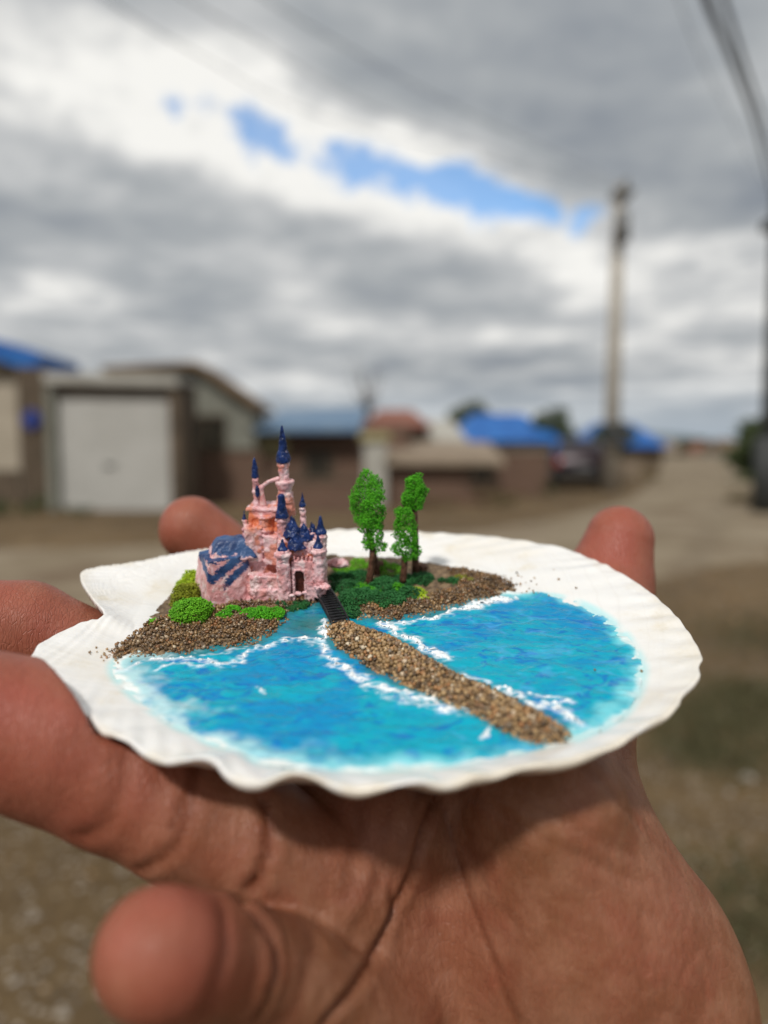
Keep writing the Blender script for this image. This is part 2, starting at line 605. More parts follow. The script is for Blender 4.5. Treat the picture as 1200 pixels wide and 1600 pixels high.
gx = np.concatenate([-np.geomspace(1200, 8, 14), np.linspace(-7.5, 7.5, 76), np.geomspace(8, 1200, 14)])
gy = np.concatenate([-np.geomspace(300, 2, 8), np.linspace(-1.8, 12, 86), np.geomspace(12.5, 1500, 30)])
GX, GY = np.meshgrid(gx, gy, indexing='ij')
gp = np.stack([GX.ravel(), GY.ravel(), np.zeros(GX.size)], 1)
fade = ss(np.hypot(gp[:, 0], gp[:, 1]), 40, 14)
gp[:, 2] = (fbm(gp * 0.8, 3, 4) * 0.02) * fade
ii = np.arange(GX.size).reshape(GX.shape)
gf = np.stack([ii[:-1, :-1], ii[1:, :-1], ii[1:, 1:], ii[:-1, 1:]], -1).reshape(-1, 4)
tag(link('ground', mesh_np('ground', gp, gf, M_GROUND)), kind='structure')

def strip(name, left, right, mat, z=0.05, n=10):
    L = catmull(left, n); R = catmull(right, n)
    v = []
    for a, b in zip(L, R):
        for t in np.linspace(0, 1, 9):
            p = a * (1 - t) + b * t
            crown = 0.03 * math.sin(math.pi * t)
            rut = -0.02 * (math.exp(-((t - .3) / .06) ** 2) + math.exp(-((t - .7) / .06) ** 2))
            v.append((p[0], p[1], z * min(1, 4 * t, 4 * (1 - t)) - 0.03 * (t in (0, 1)) + crown + rut))
    m = len(L)
    k = np.arange(m * 9).reshape(m, 9)
    f = np.stack([k[:-1, :-1], k[:-1, 1:], k[1:, 1:], k[1:, :-1]], -1).reshape(-1, 4)
    return tag(link(name, mesh_np(name, np.array(v), f, mat)), kind='structure')
# a dirt street running away to the right
strip('dirt_road', [(-9, 9.2), (0, 11), (4.5, 16), (9, 26), (22, 60), (60, 160)], [(-9, 5.6), (1.2, 6.6), (7.5, 12), (15, 24), (33, 60), (80, 160)], M_ROAD)
M_HILL = rough_mat('far_hill', (0.10, 0.13, 0.15), (0.14, 0.17, 0.19), 0.02, 1, 0, 1)
hv = []; 
hx = np.linspace(-900, 1100, 90)
hh = 11 + 7 * fbm(np.stack([hx * 0.006, hx * 0, hx * 0], 1), 5, 3)
hv = np.concatenate([np.stack([hx, hx * 0 + 980, hx * 0 - 2], 1), np.stack([hx, hx * 0 + 1100, np.maximum(hh, 2)], 1), np.stack([hx, hx * 0 + 1300, hx * 0 - 2], 1)])
k = np.arange(len(hx) * 3).reshape(3, -1)
tag(link('far_hills', mesh_np('far_hills', hv, np.stack([k[:-1, :-1], k[:-1, 1:], k[1:, 1:], k[1:, :-1]], -1).reshape(-1, 4), M_HILL)), kind='structure')


# ------------------------------------------------------------------ solid helpers (world units, bmesh)
class MB:
    def __init__(s):
        s.bm = bmesh.new()
    def box(s, x0, x1, y0, y1, z0, z1, bevel=0.0):
        r = bmesh.ops.create_cube(s.bm, size=1)
        for v in r['verts']:
            v.co = ((x0 + x1) / 2 + v.co.x * (x1 - x0), (y0 + y1) / 2 + v.co.y * (y1 - y0), (z0 + z1) / 2 + v.co.z * (z1 - z0))
        if bevel:
            es = list({e for v in r['verts'] for e in v.link_edges})
            bmesh.ops.bevel(s.bm, geom=es, offset=bevel, segments=2, affect='EDGES')
        return s
    def prism(s, poly, y0, y1):
        """outline in x,z pushed from y0 to y1"""
        a = [s.bm.verts.new((x, y0, z)) for x, z in poly]
        b = [s.bm.verts.new((x, y1, z)) for x, z in poly]
        s.bm.faces.new(a); s.bm.faces.new(b[::-1])
        n = len(a)
        for i in range(n):
            s.bm.faces.new((a[i], b[i], b[(i + 1) % n], a[(i + 1) % n]))
        return s
    def tube(s, pts, rad, seg=10):
        pts = [Vector(p) for p in pts]
        rings = []
        for i, p in enumerate(pts):
            d = (pts[min(i + 1, len(pts) - 1)] - pts[max(i - 1, 0)]).normalized()
            q_ = d.to_track_quat('Z', 'Y')
            r = rad[i] if isinstance(rad, (list, tuple)) else rad
            rings.append([s.bm.verts.new(p + q_ @ Vector((r * math.cos(2 * math.pi * k / seg), r * math.sin(2 * math.pi * k / seg), 0))) for k in range(seg)])
        for a, b in zip(rings[:-1], rings[1:]):
            for k in range(seg):
                s.bm.faces.new((a[k], a[(k + 1) % seg], b[(k + 1) % seg], b[k]))
        s.bm.faces.new(rings[0][::-1]); s.bm.faces.new(rings[-1])
        return s
    def build(s, name, mat, parent=None, origin=(0, 0, 0), smooth=False):
        bmesh.ops.recalc_face_normals(s.bm, faces=s.bm.faces)
        for v in s.bm.verts:
            v.co -= Vector(origin)
        me = bpy.data.meshes.new(name)
        s.bm.to_mesh(me); s.bm.free()
        if smooth:
            me.polygons.foreach_set('use_smooth', np.ones(len(me.polygons), bool))
        me.materials.append(mat)
        return link(name, me, parent)


def X(px, D, py=690):
    return float(at(px, py, D)[0])
def Z(py, D):
    return float(at(600, py, D)[2])

M_CREAM = rough_mat('cream_render', (0.331, 0.288, 0.223), (0.389, 0.338, 0.266), 2, 0.9, 0.2, 0.01)
M_BLUE_SHEET = rough_mat('blue_sheet', (0.013, 0.085, 0.306), (0.025, 0.145, 0.425), 1.3, 0.5, 0.3, 0.02)
M_PALEBLUE = rough_mat('weathered_blue_sheet', (0.086, 0.158, 0.259), (0.144, 0.216, 0.302), 1.3, 0.6, 0.3, 0.02)
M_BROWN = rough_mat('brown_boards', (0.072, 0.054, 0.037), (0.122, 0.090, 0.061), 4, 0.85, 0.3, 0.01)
M_WHITE = rough_mat('garage_white', (0.41, 0.40, 0.37), (0.46, 0.45, 0.42), 1.0, 0.6, 0.1, 0.01)
M_GREYW = rough_mat('grey_render', (0.161, 0.161, 0.133), (0.205, 0.205, 0.171), 2, 0.9, 0.2, 0.01)
M_PALE = rough_mat('pale_render', (0.317, 0.302, 0.266), (0.396, 0.382, 0.338), 2, 0.9, 0.2, 0.01)
M_ROOFB = rough_mat('roof_brown', (0.115, 0.076, 0.043), (0.173, 0.119, 0.072), 3, 0.9, 0.3, 0.01)
M_ROOFT = rough_mat('roof_tan', (0.216, 0.166, 0.119), (0.266, 0.209, 0.151), 3, 0.9, 0.3, 0.01)
M_RED = rough_mat('roof_red', (0.173, 0.065, 0.043), (0.245, 0.108, 0.079), 3, 0.9, 0.3, 0.01)
M_GLASSD = rough_mat('dark_opening', (0.012, 0.012, 0.010), (0.03, 0.028, 0.02), 3, 0.25, 0.0, 0.01)
M_YEL = rough_mat('yellow_render', (0.302, 0.266, 0.137), (0.360, 0.317, 0.173), 3, 0.9, 0.2, 0.01)
M_CONC = rough_mat('pole_concrete', (0.34, 0.31, 0.265), (0.42, 0.385, 0.33), 3, 0.9, 0.3, 0.01)
M_DKMET = rough_mat('dark_metal', (0.025, 0.028, 0.028), (0.05, 0.052, 0.05), 8, 0.6, 0.1, 0.01)
M_GREYMET = rough_mat('grey_metal', (0.13, 0.135, 0.135), (0.19, 0.19, 0.19), 8, 0.6, 0.1, 0.01)
M_SIGNB = rough_mat('sign_blue', (0.02, 0.035, 0.16), (0.03, 0.05, 0.22), 8, 0.5, 0.1, 0.01)


def brick_mat(T, b):
    br = T.node('ShaderNodeTexBrick')
    mp = T.node('ShaderNodeMapping'); T.put(mp.inputs[0], T.obj)
    mp.inputs['Rotation'].default_value = (math.pi / 2, 0, 0)
    T.put(br.inputs['Vector'], mp.outputs[0])
    br.inputs['Scale'].default_value = 1.0
    br.inputs['Brick Width'].default_value = 0.26
    br.inputs['Row Height'].default_value = 0.09
    br.inputs['Mortar Size'].default_value = 0.012
    br.inputs['Color1'].default_value = (0.095, 0.040, 0.025, 1)
    br.inputs['Color2'].default_value = (0.135, 0.062, 0.038, 1)
    br.inputs['Mortar'].default_value = (0.15, 0.12, 0.09, 1)
    T.put(b.inputs['Base Color'], T.mix(T.math('MULTIPLY', T.noise(T.obj, 1.5, 5, 0.6), 0.5), br.outputs['Color'], (0.10, 0.065, 0.042)))
    b.inputs['Roughness'].default_value = 0.9
M_BRICK = material('old_brick', brick_mat)


def slab_roof(poly_front, y0, y1, thick):
    """roof following an x,z line, thick downward"""
    return MB().prism([*poly_front, *[(x, z - thick) for x, z in poly_front[::-1]]], y0, y1)


def window(parent, x0, x1, z0, z1, y, org, frame_mat, depth=0.06):
    m = MB()
    t = 0.06
    m.box(x0 - t, x1 + t, y - depth, y + 0.02, z1, z1 + t); m.box(x0 - t, x0, y - depth, y + 0.02, z0, z1); m.box(x1, x1 + t, y - depth, y + 0.02, z0, z1)
    xm = (x0 + x1) / 2
    m.box(xm - 0.025, xm + 0.025, y - depth * 0.6, y + 0.01, z0, z1)
    fr = m.build('window', frame_mat, parent, org)
    MB().box(x0, x1, y - 0.012, y + 0.01, z0, z1).build('pane', M_GLASSD, fr, (0, 0, 0)).location = -Vector(org)
    s = MB().box(x0 - t - .04, x1 + t + .04, y - depth - .05, y + 0.02, z0 - t, z0).build('sill', frame_mat, fr, (0, 0, 0))
    s.location = -Vector(org)
    return fr

# beige house with blue roof, far left
D = 17.0
org = (X(-180, D), D, 0)
h = tag(empty('house', org), 'beige rendered house with a bright blue sheet roof, cut by the left edge', 'house')
MB().box(X(-420, D), X(30, D), D, D + 1.6, -0.1, Z(566, D)).build('wall', M_CREAM, h, org)
slab_roof([(X(-440, D), Z(505, D)), (X(-20, D), Z(524, D)), (X(78, D), Z(556, D))], D - 0.4, D + 1.8, 0.42).build('roof', M_BLUE_SHEET, h, org)
MB().box(X(-430, D), X(66, D), D - 0.35, D - 0.1, Z(572, D), Z(562, D)).build('fascia', M_BROWN, h, org)
MB().box(X(-420, D), X(28, D), D - 0.06, D - 0.003, -0.1, Z(735, D)).build('plinth', M_BROWN, h, org)

# dark gate beside it
D = 16.2
org = (X(50, D), D, 0)
g = tag(empty('gate', org), 'tall dark brown board gate between the beige house and the white garage', 'gate')
xs = np.linspace(X(30, D), X(76, D), 6)
for i in range(5):
    MB().box(xs[i] + 0.006, xs[i + 1] - 0.006, D, D + 0.05, 0.0, Z(574, D) + 0.02 * (i % 2)).build('board', M_BROWN, g, org)
MB().box(xs[0], xs[-1], D + 0.053, D + 0.11, 0.6, 0.72).build('gate_rail', M_BROWN, g, org)
MB().box(xs[0], xs[-1], D + 0.053, D + 0.11, 2.2, 2.32).build('gate_rail', M_BROWN, g, org)
D2 = D - 0.12
cxs, czs = X(48, D2), Z(655, D2)
bm = bmesh.new()
bmesh.ops.create_cone(bm, cap_ends=True, segments=36, radius1=0.22, radius2=0.20, depth=0.05, matrix=Matrix.Translation((cxs, D2 + 0.06, czs)) @ Matrix.Rotation(math.pi / 2, 4, 'X'))
mbx = MB(); mbx.bm.free(); mbx.bm = bm
tag(mbx.build('round_sign', M_SIGNB), 'round dark blue disc hung on the brown board gate', 'sign')

# white garage
D = 14.9
org = (X(175, D), D, 0)
g = tag(empty('garage', org), 'low garage with a wide white roller door and grey fascia', 'garage')
MB().box(X(76, D), X(88, D), D - 0.1, D + 1.3, -0.1, Z(607, D)).box(X(88, D), X(266, D), D + 1.1, D + 1.3, -0.1, Z(607, D)).build('wall', M_GREYW, g, org)
MB().box(X(267, D), X(283, D), D - 0.1, D + 1.3, -0.1, Z(607, D)).build('corner_post', M_BROWN, g, org)
MB().box(X(77, D), X(284, D), D - 0.12, D + 1.35, Z(605, D), Z(598, D)).build('fascia_painted_shade', M_BROWN, g, org)  # dark brown strip stands in for the shade under the fascia
slab_roof([(X(78, D), Z(583, D)), (X(283, D), Z(588, D))], D - 0.2, D + 1.4, 0.20).build('roof', M_PALE, g, org)
dz = Z(618, D)
dr = MB().box(X(88, D), X(266, D), D + 0.10, D + 0.14, 0.0, dz).build('roller_door', M_WHITE, g, org)
nsl = 22
for i in range(nsl):
    z0 = dz * i / nsl
    MB().box(X(88, D) + .02, X(266, D) - .02, D + 0.07, D + 0.098, z0 + 0.008, z0 + dz / nsl - 0.006).build('slat', M_WHITE, dr, org)
MB().box(X(160, D), X(176, D), D + 0.03, D + 0.068, 0.9, 0.94).build('handle', M_DKMET, dr, org)
MB().box(X(88, D), X(266, D), D + 0.0, D + 0.3, dz, Z(605, D)).build('lintel', M_BROWN, g, org)

# gabled house behind
D = 17.6
org = (X(340, D), D, 0)
h = tag(empty('house', org), 'grey green gabled house with brown roof edge and one dark window', 'house')
MB().prism([(X(180, D), -0.1), (X(398, D), -0.1), (X(398, D), Z(632, D)), (X(312, D), Z(578, D)), (X(180, D), Z(580, D))], D, D + 1.8).build('wall', M_GREYW, h, org)
slab_roof([(X(170, D), Z(574, D)), (X(312, D), Z(567, D)), (X(408, D), Z(634, D))], D - 0.3, D + 2.0, 0.14).build('roof', M_ROOFB, h, org)
window(h, X(298, D), X(350, D), Z(700, D), Z(652, D), D, org, M_BROWN)

# brick yard wall in front of it
D = 16.6
org = (X(340, D), D, 0)
w = tag(empty('yard_wall', org), 'low red brown brick wall in front of the gabled house', 'wall')
MB().box(X(272, D), X(408, D), D, D + 0.2, -0.1, Z(706, D)).build('brickwork', M_BRICK, w, org)
MB().box(X(270, D), X(410, D), D - 0.03, D + 0.23, Z(706, D), Z(701, D)).build('coping', M_BROWN, w, org)
MB().box(X(266, D), X(286, D), D - 0.08, D - 0.003, -0.1, Z(640, D)).build('pier', M_BROWN, w, org)

# long brown building with weathered blue roof
D = 18.2
org = (X(480, D), D, 0)
h = tag(empty('house', org), 'long brown house under a faded pale blue roof behind the castle', 'house')
MB().box(X(404, D), X(640, D), D, D + 6, -0.1, Z(664, D)).build('wall', M_BRICK, h, org)
MB().box(X(404, D), X(450, D), D - 0.03, D - 0.003, Z(712, D), Z(675, D)).build('lintel', M_YEL, h, org)
MB().prism([(0, 0), (X(640, D) - X(396, D), 0), (X(640, D) - X(396, D), 0.1), (0, 0.1)], 0, 0.2)
mr = MB()
a = [(X(396, D), D - 0.6, Z(668, D)), (X(565, D), D - 0.6, Z(668, D)), (X(565, D), D + 6, Z(636, D + 6)), (X(396, D), D + 6, Z(640, D + 6))]
vb = [mr.bm.verts.new(p) for p in a] + [mr.bm.verts.new((p[0], p[1], p[2] - 0.12)) for p in a]
for q_ in ((0, 1, 2, 3), (7, 6, 5, 4), (0, 4, 5, 1), (1, 5, 6, 2), (2, 6, 7, 3), (3, 7, 4, 0)):
    mr.bm.faces.new([vb[i] for i in q_])
mr.build('roof', M_PALEBLUE, h, org)
window(h, X(478, D), X(516, D), Z(745, D), Z(706, D), D, org, M_BROWN)

# pale gate post
D = 16.0
org = (X(585, D), D, 0)
p = tag(empty('gate_post', org), 'square pale yellow gate post between the two brick walls', 'post')
MB().box(X(568, D), X(604, D), D, D + 0.5, -0.1, Z(688, D)).build('shaft', M_PALE, p, org)
MB().box(X(562, D), X(610, D), D - 0.08, D + 0.58, Z(688, D), Z(676, D)).build('cap', M_YEL, p, org)

# brick outbuilding with tan roof
D = 16.3
org = (X(690, D), D, 0)
h = tag(empty('outbuilding', org), 'low brick outbuilding with a flat tan roof behind the miniature trees', 'outbuilding')
MB().box(X(606, D), X(778, D), D, D + 3, -0.1, Z(716, D)).build('wall', M_BRICK, h, org)
mr = MB()
a = [(X(600, D), D - 0.3, Z(716, D)), (X(786, D), D - 0.3, Z(718, D)), (X(760, D) + .6, D + 4, Z(690, D + 4)), (X(600, D), D + 4, Z(688, D + 4))]
vb = [mr.bm.verts.new(p_) for p_ in a] + [mr.bm.verts.new((p_[0], p_[1], p_[2] - 0.14)) for p_ in a]
for q_ in ((0, 1, 2, 3), (7, 6, 5, 4), (0, 4, 5, 1), (1, 5, 6, 2), (2, 6, 7, 3), (3, 7, 4, 0)):
    mr.bm.faces.new([vb[i] for i in q_])
mr.build('roof', M_ROOFT, h, org)
window(h, X(738, D), X(770, D), Z(752, D), Z(722, D), D, org, M_BROWN)

def far_house(px0, px1, py_wall, py_roof, D, wallm, roofm, label, ov=8, hip=0.25):
    org = (X((px0 + px1) / 2, D), D, 0)
    h = tag(empty('house', org), label, 'house')
    MB().box(X(px0, D), X(px1, D), D, D + 6, -0.1, Z(py_wall, D)).build('wall', wallm, h, org)
    m = MB()
    x0, x1 = X(px0 - ov, D), X(px1 + ov, D)
    z0, z1 = Z(py_wall, D), Z(py_roof, D)
    i = (x1 - x0) * hip
    b4 = [m.bm.verts.new(q_) for q_ in ((x0, D - .5, z0), (x1, D - .5, z0), (x1, D + 6.5, z0), (x0, D + 6.5, z0))]
    t2 = [m.bm.verts.new(q_) for q_ in ((x0 + i, D + 3, z1), (x1 - i, D + 3, z1))]
    m.bm.faces.new((b4[0], b4[1], t2[1], t2[0])); m.bm.faces.new((b4[2], b4[3], t2[0], t2[1]))
    m.bm.faces.new((b4[1], b4[2], t2[1])); m.bm.faces.new((b4[3], b4[0], t2[0])); m.bm.faces.new(b4[::-1])
    m.build('roof', roofm, h, org)
    xm = X(px0 + (px1 - px0) * 0.35, D)
    window(h, xm, xm + 1.0, 1.0, min(Z(py_wall, D) - 0.35, 2.1), D, org, M_BROWN)
    return h
far_house(572, 668, 668, 634, 26, M_BRICK, M_RED, 'far house with a dull red tiled roof above the outbuilding')
far_house(664, 730, 700, 652, 27, M_PALE, M_PALE, 'far pale house with a whitish roof left of the bright blue roof')
far_house(716, 872, 690, 642, 30, M_PALE, M_BLUE_SHEET, 'far pale house with a large bright blue roof left of the concrete pole')
far_house(930, 1035, 698, 658, 42, M_BROWN, M_BLUE_SHEET, 'small far house with a blue roof behind the concrete pole')
far_house(1050, 1078, 706, 690, 70, M_PALE, M_ROOFT, 'tiny pale far house at the end of the dirt road', 3)
far_house(1092, 1135, 708, 692, 75, M_CREAM, M_RED, 'tiny cream far house with reddish roof at the end of the dirt road', 3)
far_house(1140, 1170, 704, 686, 64, M_PALE, M_ROOFB, 'tiny far house with brown roof beside the trees on the right', 3)
D = 19.5
org = (X(820, D), D, 0)
w = tag(empty('yard_wall', org), 'low weathered red brick wall between the outbuilding and the parked car', 'wall')
MB().box(X(770, D), X(858, D), D, D + 0.2, -0.1, Z(708, D)).build('brickwork', M_BRICK, w, org)
MB().box(X(768, D), X(860, D), D - .03, D + 0.23, Z(708, D), Z(704, D)).build('coping', M_ROOFT, w, org)
D = 14.6
org = (X(500, D), D, 0)
w = tag(empty('yard_wall', org), 'low dusty brick wall along the street, seen between castle and trees', 'wall')
MB().box(X(404, D), X(560, D), D, D + 0.2, -0.1, Z(752, D)).build('brickwork', M_BRICK, w, org)
MB().box(X(402, D), X(562, D), D - .03, D + 0.23, Z(752, D), Z(748, D)).build('coping', M_BROWN, w, org)
# low block wall along the road's far side
D = 27.5
org = (X(830, D), D, 0)
w = tag(empty('yard_wall', org), 'low faded brown block wall behind the parked car', 'wall')
MB().box(X(776, D), X(1000, D), D, D + 0.2, -0.1, Z(716, D)).build('blockwork', M_ROOFT, w, org)
MB().box(X(774, D), X(1002, D), D - .04, D + 0.24, Z(716, D), Z(712, D)).build('coping', M_BROWN, w, org)

# ------------------------------------------------------------------ parked car (seen from behind)
M_CARP = material('dark_car_paint', lambda T, b: (T.put(b.inputs['Base Color'], T.mix(T.noise(T.obj, 2, 3), (0.016, 0.008, 0.012), (0.025, 0.012, 0.016))), setattr(b.inputs['Roughness'], 'default_value', 0.3), setattr(b.inputs['Metallic'], 'default_value', 0.3)))
M_CARG = material('car_glass', lambda T, b: (T.put(b.inputs['Base Color'], T.mix(T.noise(T.obj, 2, 3), (0.03, 0.04, 0.05), (0.06, 0.075, 0.09))), setattr(b.inputs['Roughness'], 'default_value', 0.08)))
M_TYRE = rough_mat('tyre', (0.012, 0.012, 0.012), (0.03, 0.03, 0.03), 10, 0.8, 0.1, 0.01)
M_TAIL = rough_mat('tail_lamp_red', (0.25, 0.01, 0.01), (0.35, 0.02, 0.02), 10, 0.25, 0.0, 0.01)

def make_car(loc, rz, label):
    t = tag(empty('parked_car', loc, rz), label, 'car')
    # sections along y (rear at y=0, nose at 4.1): (y, half width low, half width belt, half roof, z bottom, z belt, z roof)
    secs = [(0.0, .70, .74, .60, .38, .92, .93), (.10, .78, .80, .62, .26, .98, 1.02), (.45, .80, .82, .60, .22, .96, 1.30), (1.0, .81, .83, .58, .22, .95, 1.42),
            (1.9, .81, .83, .58, .22, .93, 1.43), (2.6, .81, .83, .60, .22, .92, 1.22), (3.05, .80, .82, .66, .22, .92, .95), (3.7, .78, .78, .62, .24, .82, .85), (4.1, .66, .68, .50, .34, .66, .70)]
    v = []; nn = 12
    for y, a, b_, c_, z0, z1, z2 in secs:
        half = [(0, z0), (a * .9, z0), (a, z0 + .10), (b_, (z0 + z1) / 2), (b_ * .985, z1), (c_, z2 - .03), (c_ * .8, z2), (0, z2 + .015)]
        ring = half + [(-x, z) for x, z in half[-2:0:-1]]
        v += [(x, y, z) for x, z in ring]
    n = len(ring); m = len(secs)
    kk = np.arange(n * m).reshape(m, n)
    nxt = np.roll(kk, -1, 1)
    f = np.stack([kk[:-1], nxt[:-1], nxt[1:], kk[1:]], -1).reshape(-1, 4)
    me = bpy.data.meshes.new('body')
    me.from_pydata(v, [], [tuple(map(int, q_)) for q_ in f] + [tuple(range(n))[::-1], tuple(int(i) for i in kk[-1])])
    me.materials.append(M_CARP)
    me.polygons.foreach_set('use_smooth', np.ones(len(me.polygons), bool))
    link('body', me, t)
    g_ = MB(); g_.bm.faces.new([g_.bm.verts.new(q_) for q_ in ((-.60, .145, 1.02), (.60, .145, 1.02), (.50, .42, 1.29), (-.50, .42, 1.29))]); g_.build('rear_window', M_CARG, t)
    for s in (-1, 1):
        g_ = MB(); g_.bm.faces.new([g_.bm.verts.new(q_) for q_ in ((s * .805, .55, .99), (s * .815, 2.75, .97), (s * .64, 2.2, 1.35), (s * .635, .85, 1.35))]); g_.build('side_window', M_CARG, t)
        MB().box(s * .73 - .08, s * .73 + .08, -0.02, .10, .68, .90, .015).build('tail_lamp', M_TAIL, t)
        for y in (.75, 3.25):
            bm_ = bmesh.new()
            bmesh.ops.create_cone(bm_, cap_ends=True, segments=24, radius1=.31, radius2=.31, depth=.2, matrix=Matrix.Translation((s * .76, y, .31)) @ Matrix.Rotation(math.pi / 2, 4, 'Y'))
            q1 = MB(); q1.bm.free(); q1.bm = bm_
            wh = q1.build('wheel', M_TYRE, t)
            bm_ = bmesh.new()
            bmesh.ops.create_cone(bm_, cap_ends=True, segments=18, radius1=.19, radius2=.17, depth=.02, matrix=Matrix.Translation((s * .865, y, .31)) @ Matrix.Rotation(math.pi / 2, 4, 'Y'))
            q1 = MB(); q1.bm.free(); q1.bm = bm_
            q1.build('rim', M_GREYMET, wh)
    MB().box(-.76, .76, -.07, .06, .34, .52, .03).build('bumper', M_DKMET, t)
    MB().box(-.22, .22, -.028, .03, .60, .71, .008).build('number_plate', M_GREYMET, t)
    return t
make_car((X(914, 21.2), 21.2, 0.03), math.radians(-9), 'dark maroon car parked on the dirt beside the concrete pole')

# ------------------------------------------------------------------ poles and cables
D = 20.6
base = (X(955, D), D, 0.0)
u = tag(empty('utility_pole', base), 'tall pale concrete utility pole with hardware at its top', 'utility pole')
top = (X(968, D, 292), D, Z(292, D))
MB().tube([base, tuple(np.array(base) * .5 + np.array(top) * .5), top], [0.22, 0.19, 0.15], 16).build('shaft', M_CONC, u, base, True)
MB().box(top[0] - .16, top[0] + .30, D - .35, D + .35, top[2] - .28, top[2] - .16).build('crossarm', M_GREYMET, u, base)
for dy in (-.3, 0, .3):
    MB().tube([(top[0] + .08, D + dy, top[2] - .16), (top[0] + .08, D + dy, top[2] + .02), (top[0] + .08, D + dy, top[2] + .14)], [.05, .08, .04], 10).build('insulator', M_GREYMET, u, base, True)
MB().tube([(top[0] + .0, D - .33, top[2] - 1.5), (top[0] + .0, D - .33, top[2] - .75)], .20, 16).build('transformer', M_GREYMET, u, base, True)
MB().box(base[0] - .3, base[0] + .34, D - .5, D - .29, 1.35, 1.9).build('meter_box', M_DKMET, u, base)

D = 14.0
base2 = (X(1201, D), D, 0.0)
u2 = tag(empty('utility_pole', base2), 'dark weathered pole at the right edge carrying a street lamp', 'utility pole')
top2 = (X(1216, D, 300), D, Z(300, D))
MB().tube([base2, top2], [0.15, 0.10], 14).build('shaft', M_DKMET, u2, base2, True)
MB().tube([(top2[0], D, Z(385, D)), (X(1195, D, 366), D - .2, Z(366, D)), (X(1190, D, 362), D - .3, Z(362, D))], .03, 8).build('lamp_arm', M_DKMET, u2, base2, True)
MB().box(X(1178, D, 360), X(1198, D, 360), D - .55, D - .2, Z(370, D), Z(354, D), .03).build('lamp_head', M_DKMET, u2, base2)
MB().tube([(base2[0] - .02, D - .02, 0.0), (base2[0] - .06, D - .06, 1.5)], .24, 10).build('pole_sleeve', M_DKMET, u2, base2, True)

def cable(pts, r, label, group=None, n=10):
    P_ = catmull([at(*q_) for q_ in pts], n)
    org = tuple(P_[0])
    return tag(MB().tube([tuple(q_) for q_ in P_], r, 6).build('overhead_cable', M_DKMET, None, (0, 0, 0), True), label, 'cable', group)
cable([(1085, -60, 3.2), (1112, 20, 3.7), (1150, 110, 5.0), (1185, 210, 8.0), (1207, 300, 14.0)], .019, 'thick dark overhead cable dropping into the top right corner')
cable([(1120, -40, 3.8), (1160, 90, 5.0), (1195, 200, 8.0), (1216, 285, 14.0)], .014, 'thinner overhead cable just right of the thick one')
cable([(1040, -60, 5), (1095, 90, 7), (1150, 200, 10), (1200, 300, 14.0)], .004, 'faint thin wire left of the thick overhead cable')
cable([(60, -80, 6), (300, 80, 9), (560, 200, 14), (968, 296, 20.6)], .006, 'faint wire crossing the sky from top left, lower of three', 'thin wires crossing the sky')
cable([(170, -80, 6), (380, 50, 9), (640, 190, 14), (970, 292, 20.6)], .006, 'faint wire crossing the sky from top left, middle of three', 'thin wires crossing the sky')
cable([(300, -80, 6), (500, 50, 9), (720, 170, 14), (972, 288, 20.6)], .006, 'faint wire crossing the sky from top left, upper of three', 'thin wires crossing the sky')

# ------------------------------------------------------------------ distant trees
M_LEAFD = flock_mat('far_leaves', (0.035, 0.055, 0.02), (0.06, 0.085, 0.03), (0.09, 0.11, 0.04))
M_TRUNK = rough_mat('trunk_bark', (0.06, 0.045, 0.035), (0.10, 0.08, 0.06), 6, 0.9, 0.4, 0.02)
def leaf_cloud(centres, radii, n, size, seed, squash=0.8):
    """many small three-cornered leaves in the shells of several clumps"""
    r = np.random.default_rng(seed)
    centres = np.asarray(centres, float); radii = np.asarray(radii, float)
    pick = r.choice(len(centres), n, p=radii ** 2 / (radii ** 2).sum())
    d = r.normal(size=(n, 3)); d /= np.linalg.norm(d, axis=1)[:, None]
    rad = radii[pick] * r.uniform(0.55, 1.08, n)
    d[:, 2] *= squash
    c = centres[pick] + d * rad[:, None]
    a = r.normal(size=(n, 3)); b_ = r.normal(size=(n, 3))
    a /= np.linalg.norm(a, axis=1)[:, None]
    b_ -= a * (a * b_).sum(1)[:, None]; b_ /= np.linalg.norm(b_, axis=1)[:, None]
    s_ = size * r.uniform(0.6, 1.3, n)[:, None]
    v = np.stack([c - a * s_, c + b_ * s_ * .6, c + a * s_, c - b_ * s_ * .6], 1).reshape(-1, 3)
    return v, np.arange(4 * n).reshape(n, 4), np.repeat(r.random(n), 4)
def tree(px, D, py_top, width, label, seed, group=None):
    x = X(px, D); zt = Z(py_top, D)
    org = (x, D, 0)
    t = tag(empty('tree', org), label, 'tree', group)
    r = random.Random(seed)
    zc_ = zt - width * .5
    MB().tube([(x, D, -.1), (x + .1, D, zc_ * .5), (x, D, zc_)], [width * .07, width * .05, width * .03], 8).build('trunk', M_TRUNK, t, org, True)
    cs = [(r.uniform(-.4, .4) * width, r.uniform(-.4, .4) * width, zc_ + r.uniform(-.35, .3) * width) for _ in range(9)] + [(0, 0, zt - width * .28)]
    v, f, tn = leaf_cloud(cs, [width * r.uniform(.18, .32) for _ in cs], 2200, width * .05, seed)
    link('crown', mesh_np('crown', v, f, M_LEAFD, False, {'tone': tn}), t)
    return t
tree(864, 31, 634, 1.5, 'small round dark tree just right of the large blue roof', 1)
tree(738, 40, 622, 2.4, 'far dark tree behind the large blue roof', 2)
tree(962, 30, 655, 1.5, 'dark bush like tree at the foot of the concrete pole', 3)
tree(1182, 26, 648, 2.3, 'dark tree beside the dark pole at the right edge', 4)
tree(1240, 24, 655, 2.6, 'dark tree right of the dark pole, mostly past the right edge', 5)
tree(1085, 90, 680, 3.0, 'tiny far tree above the end of the road', 6)
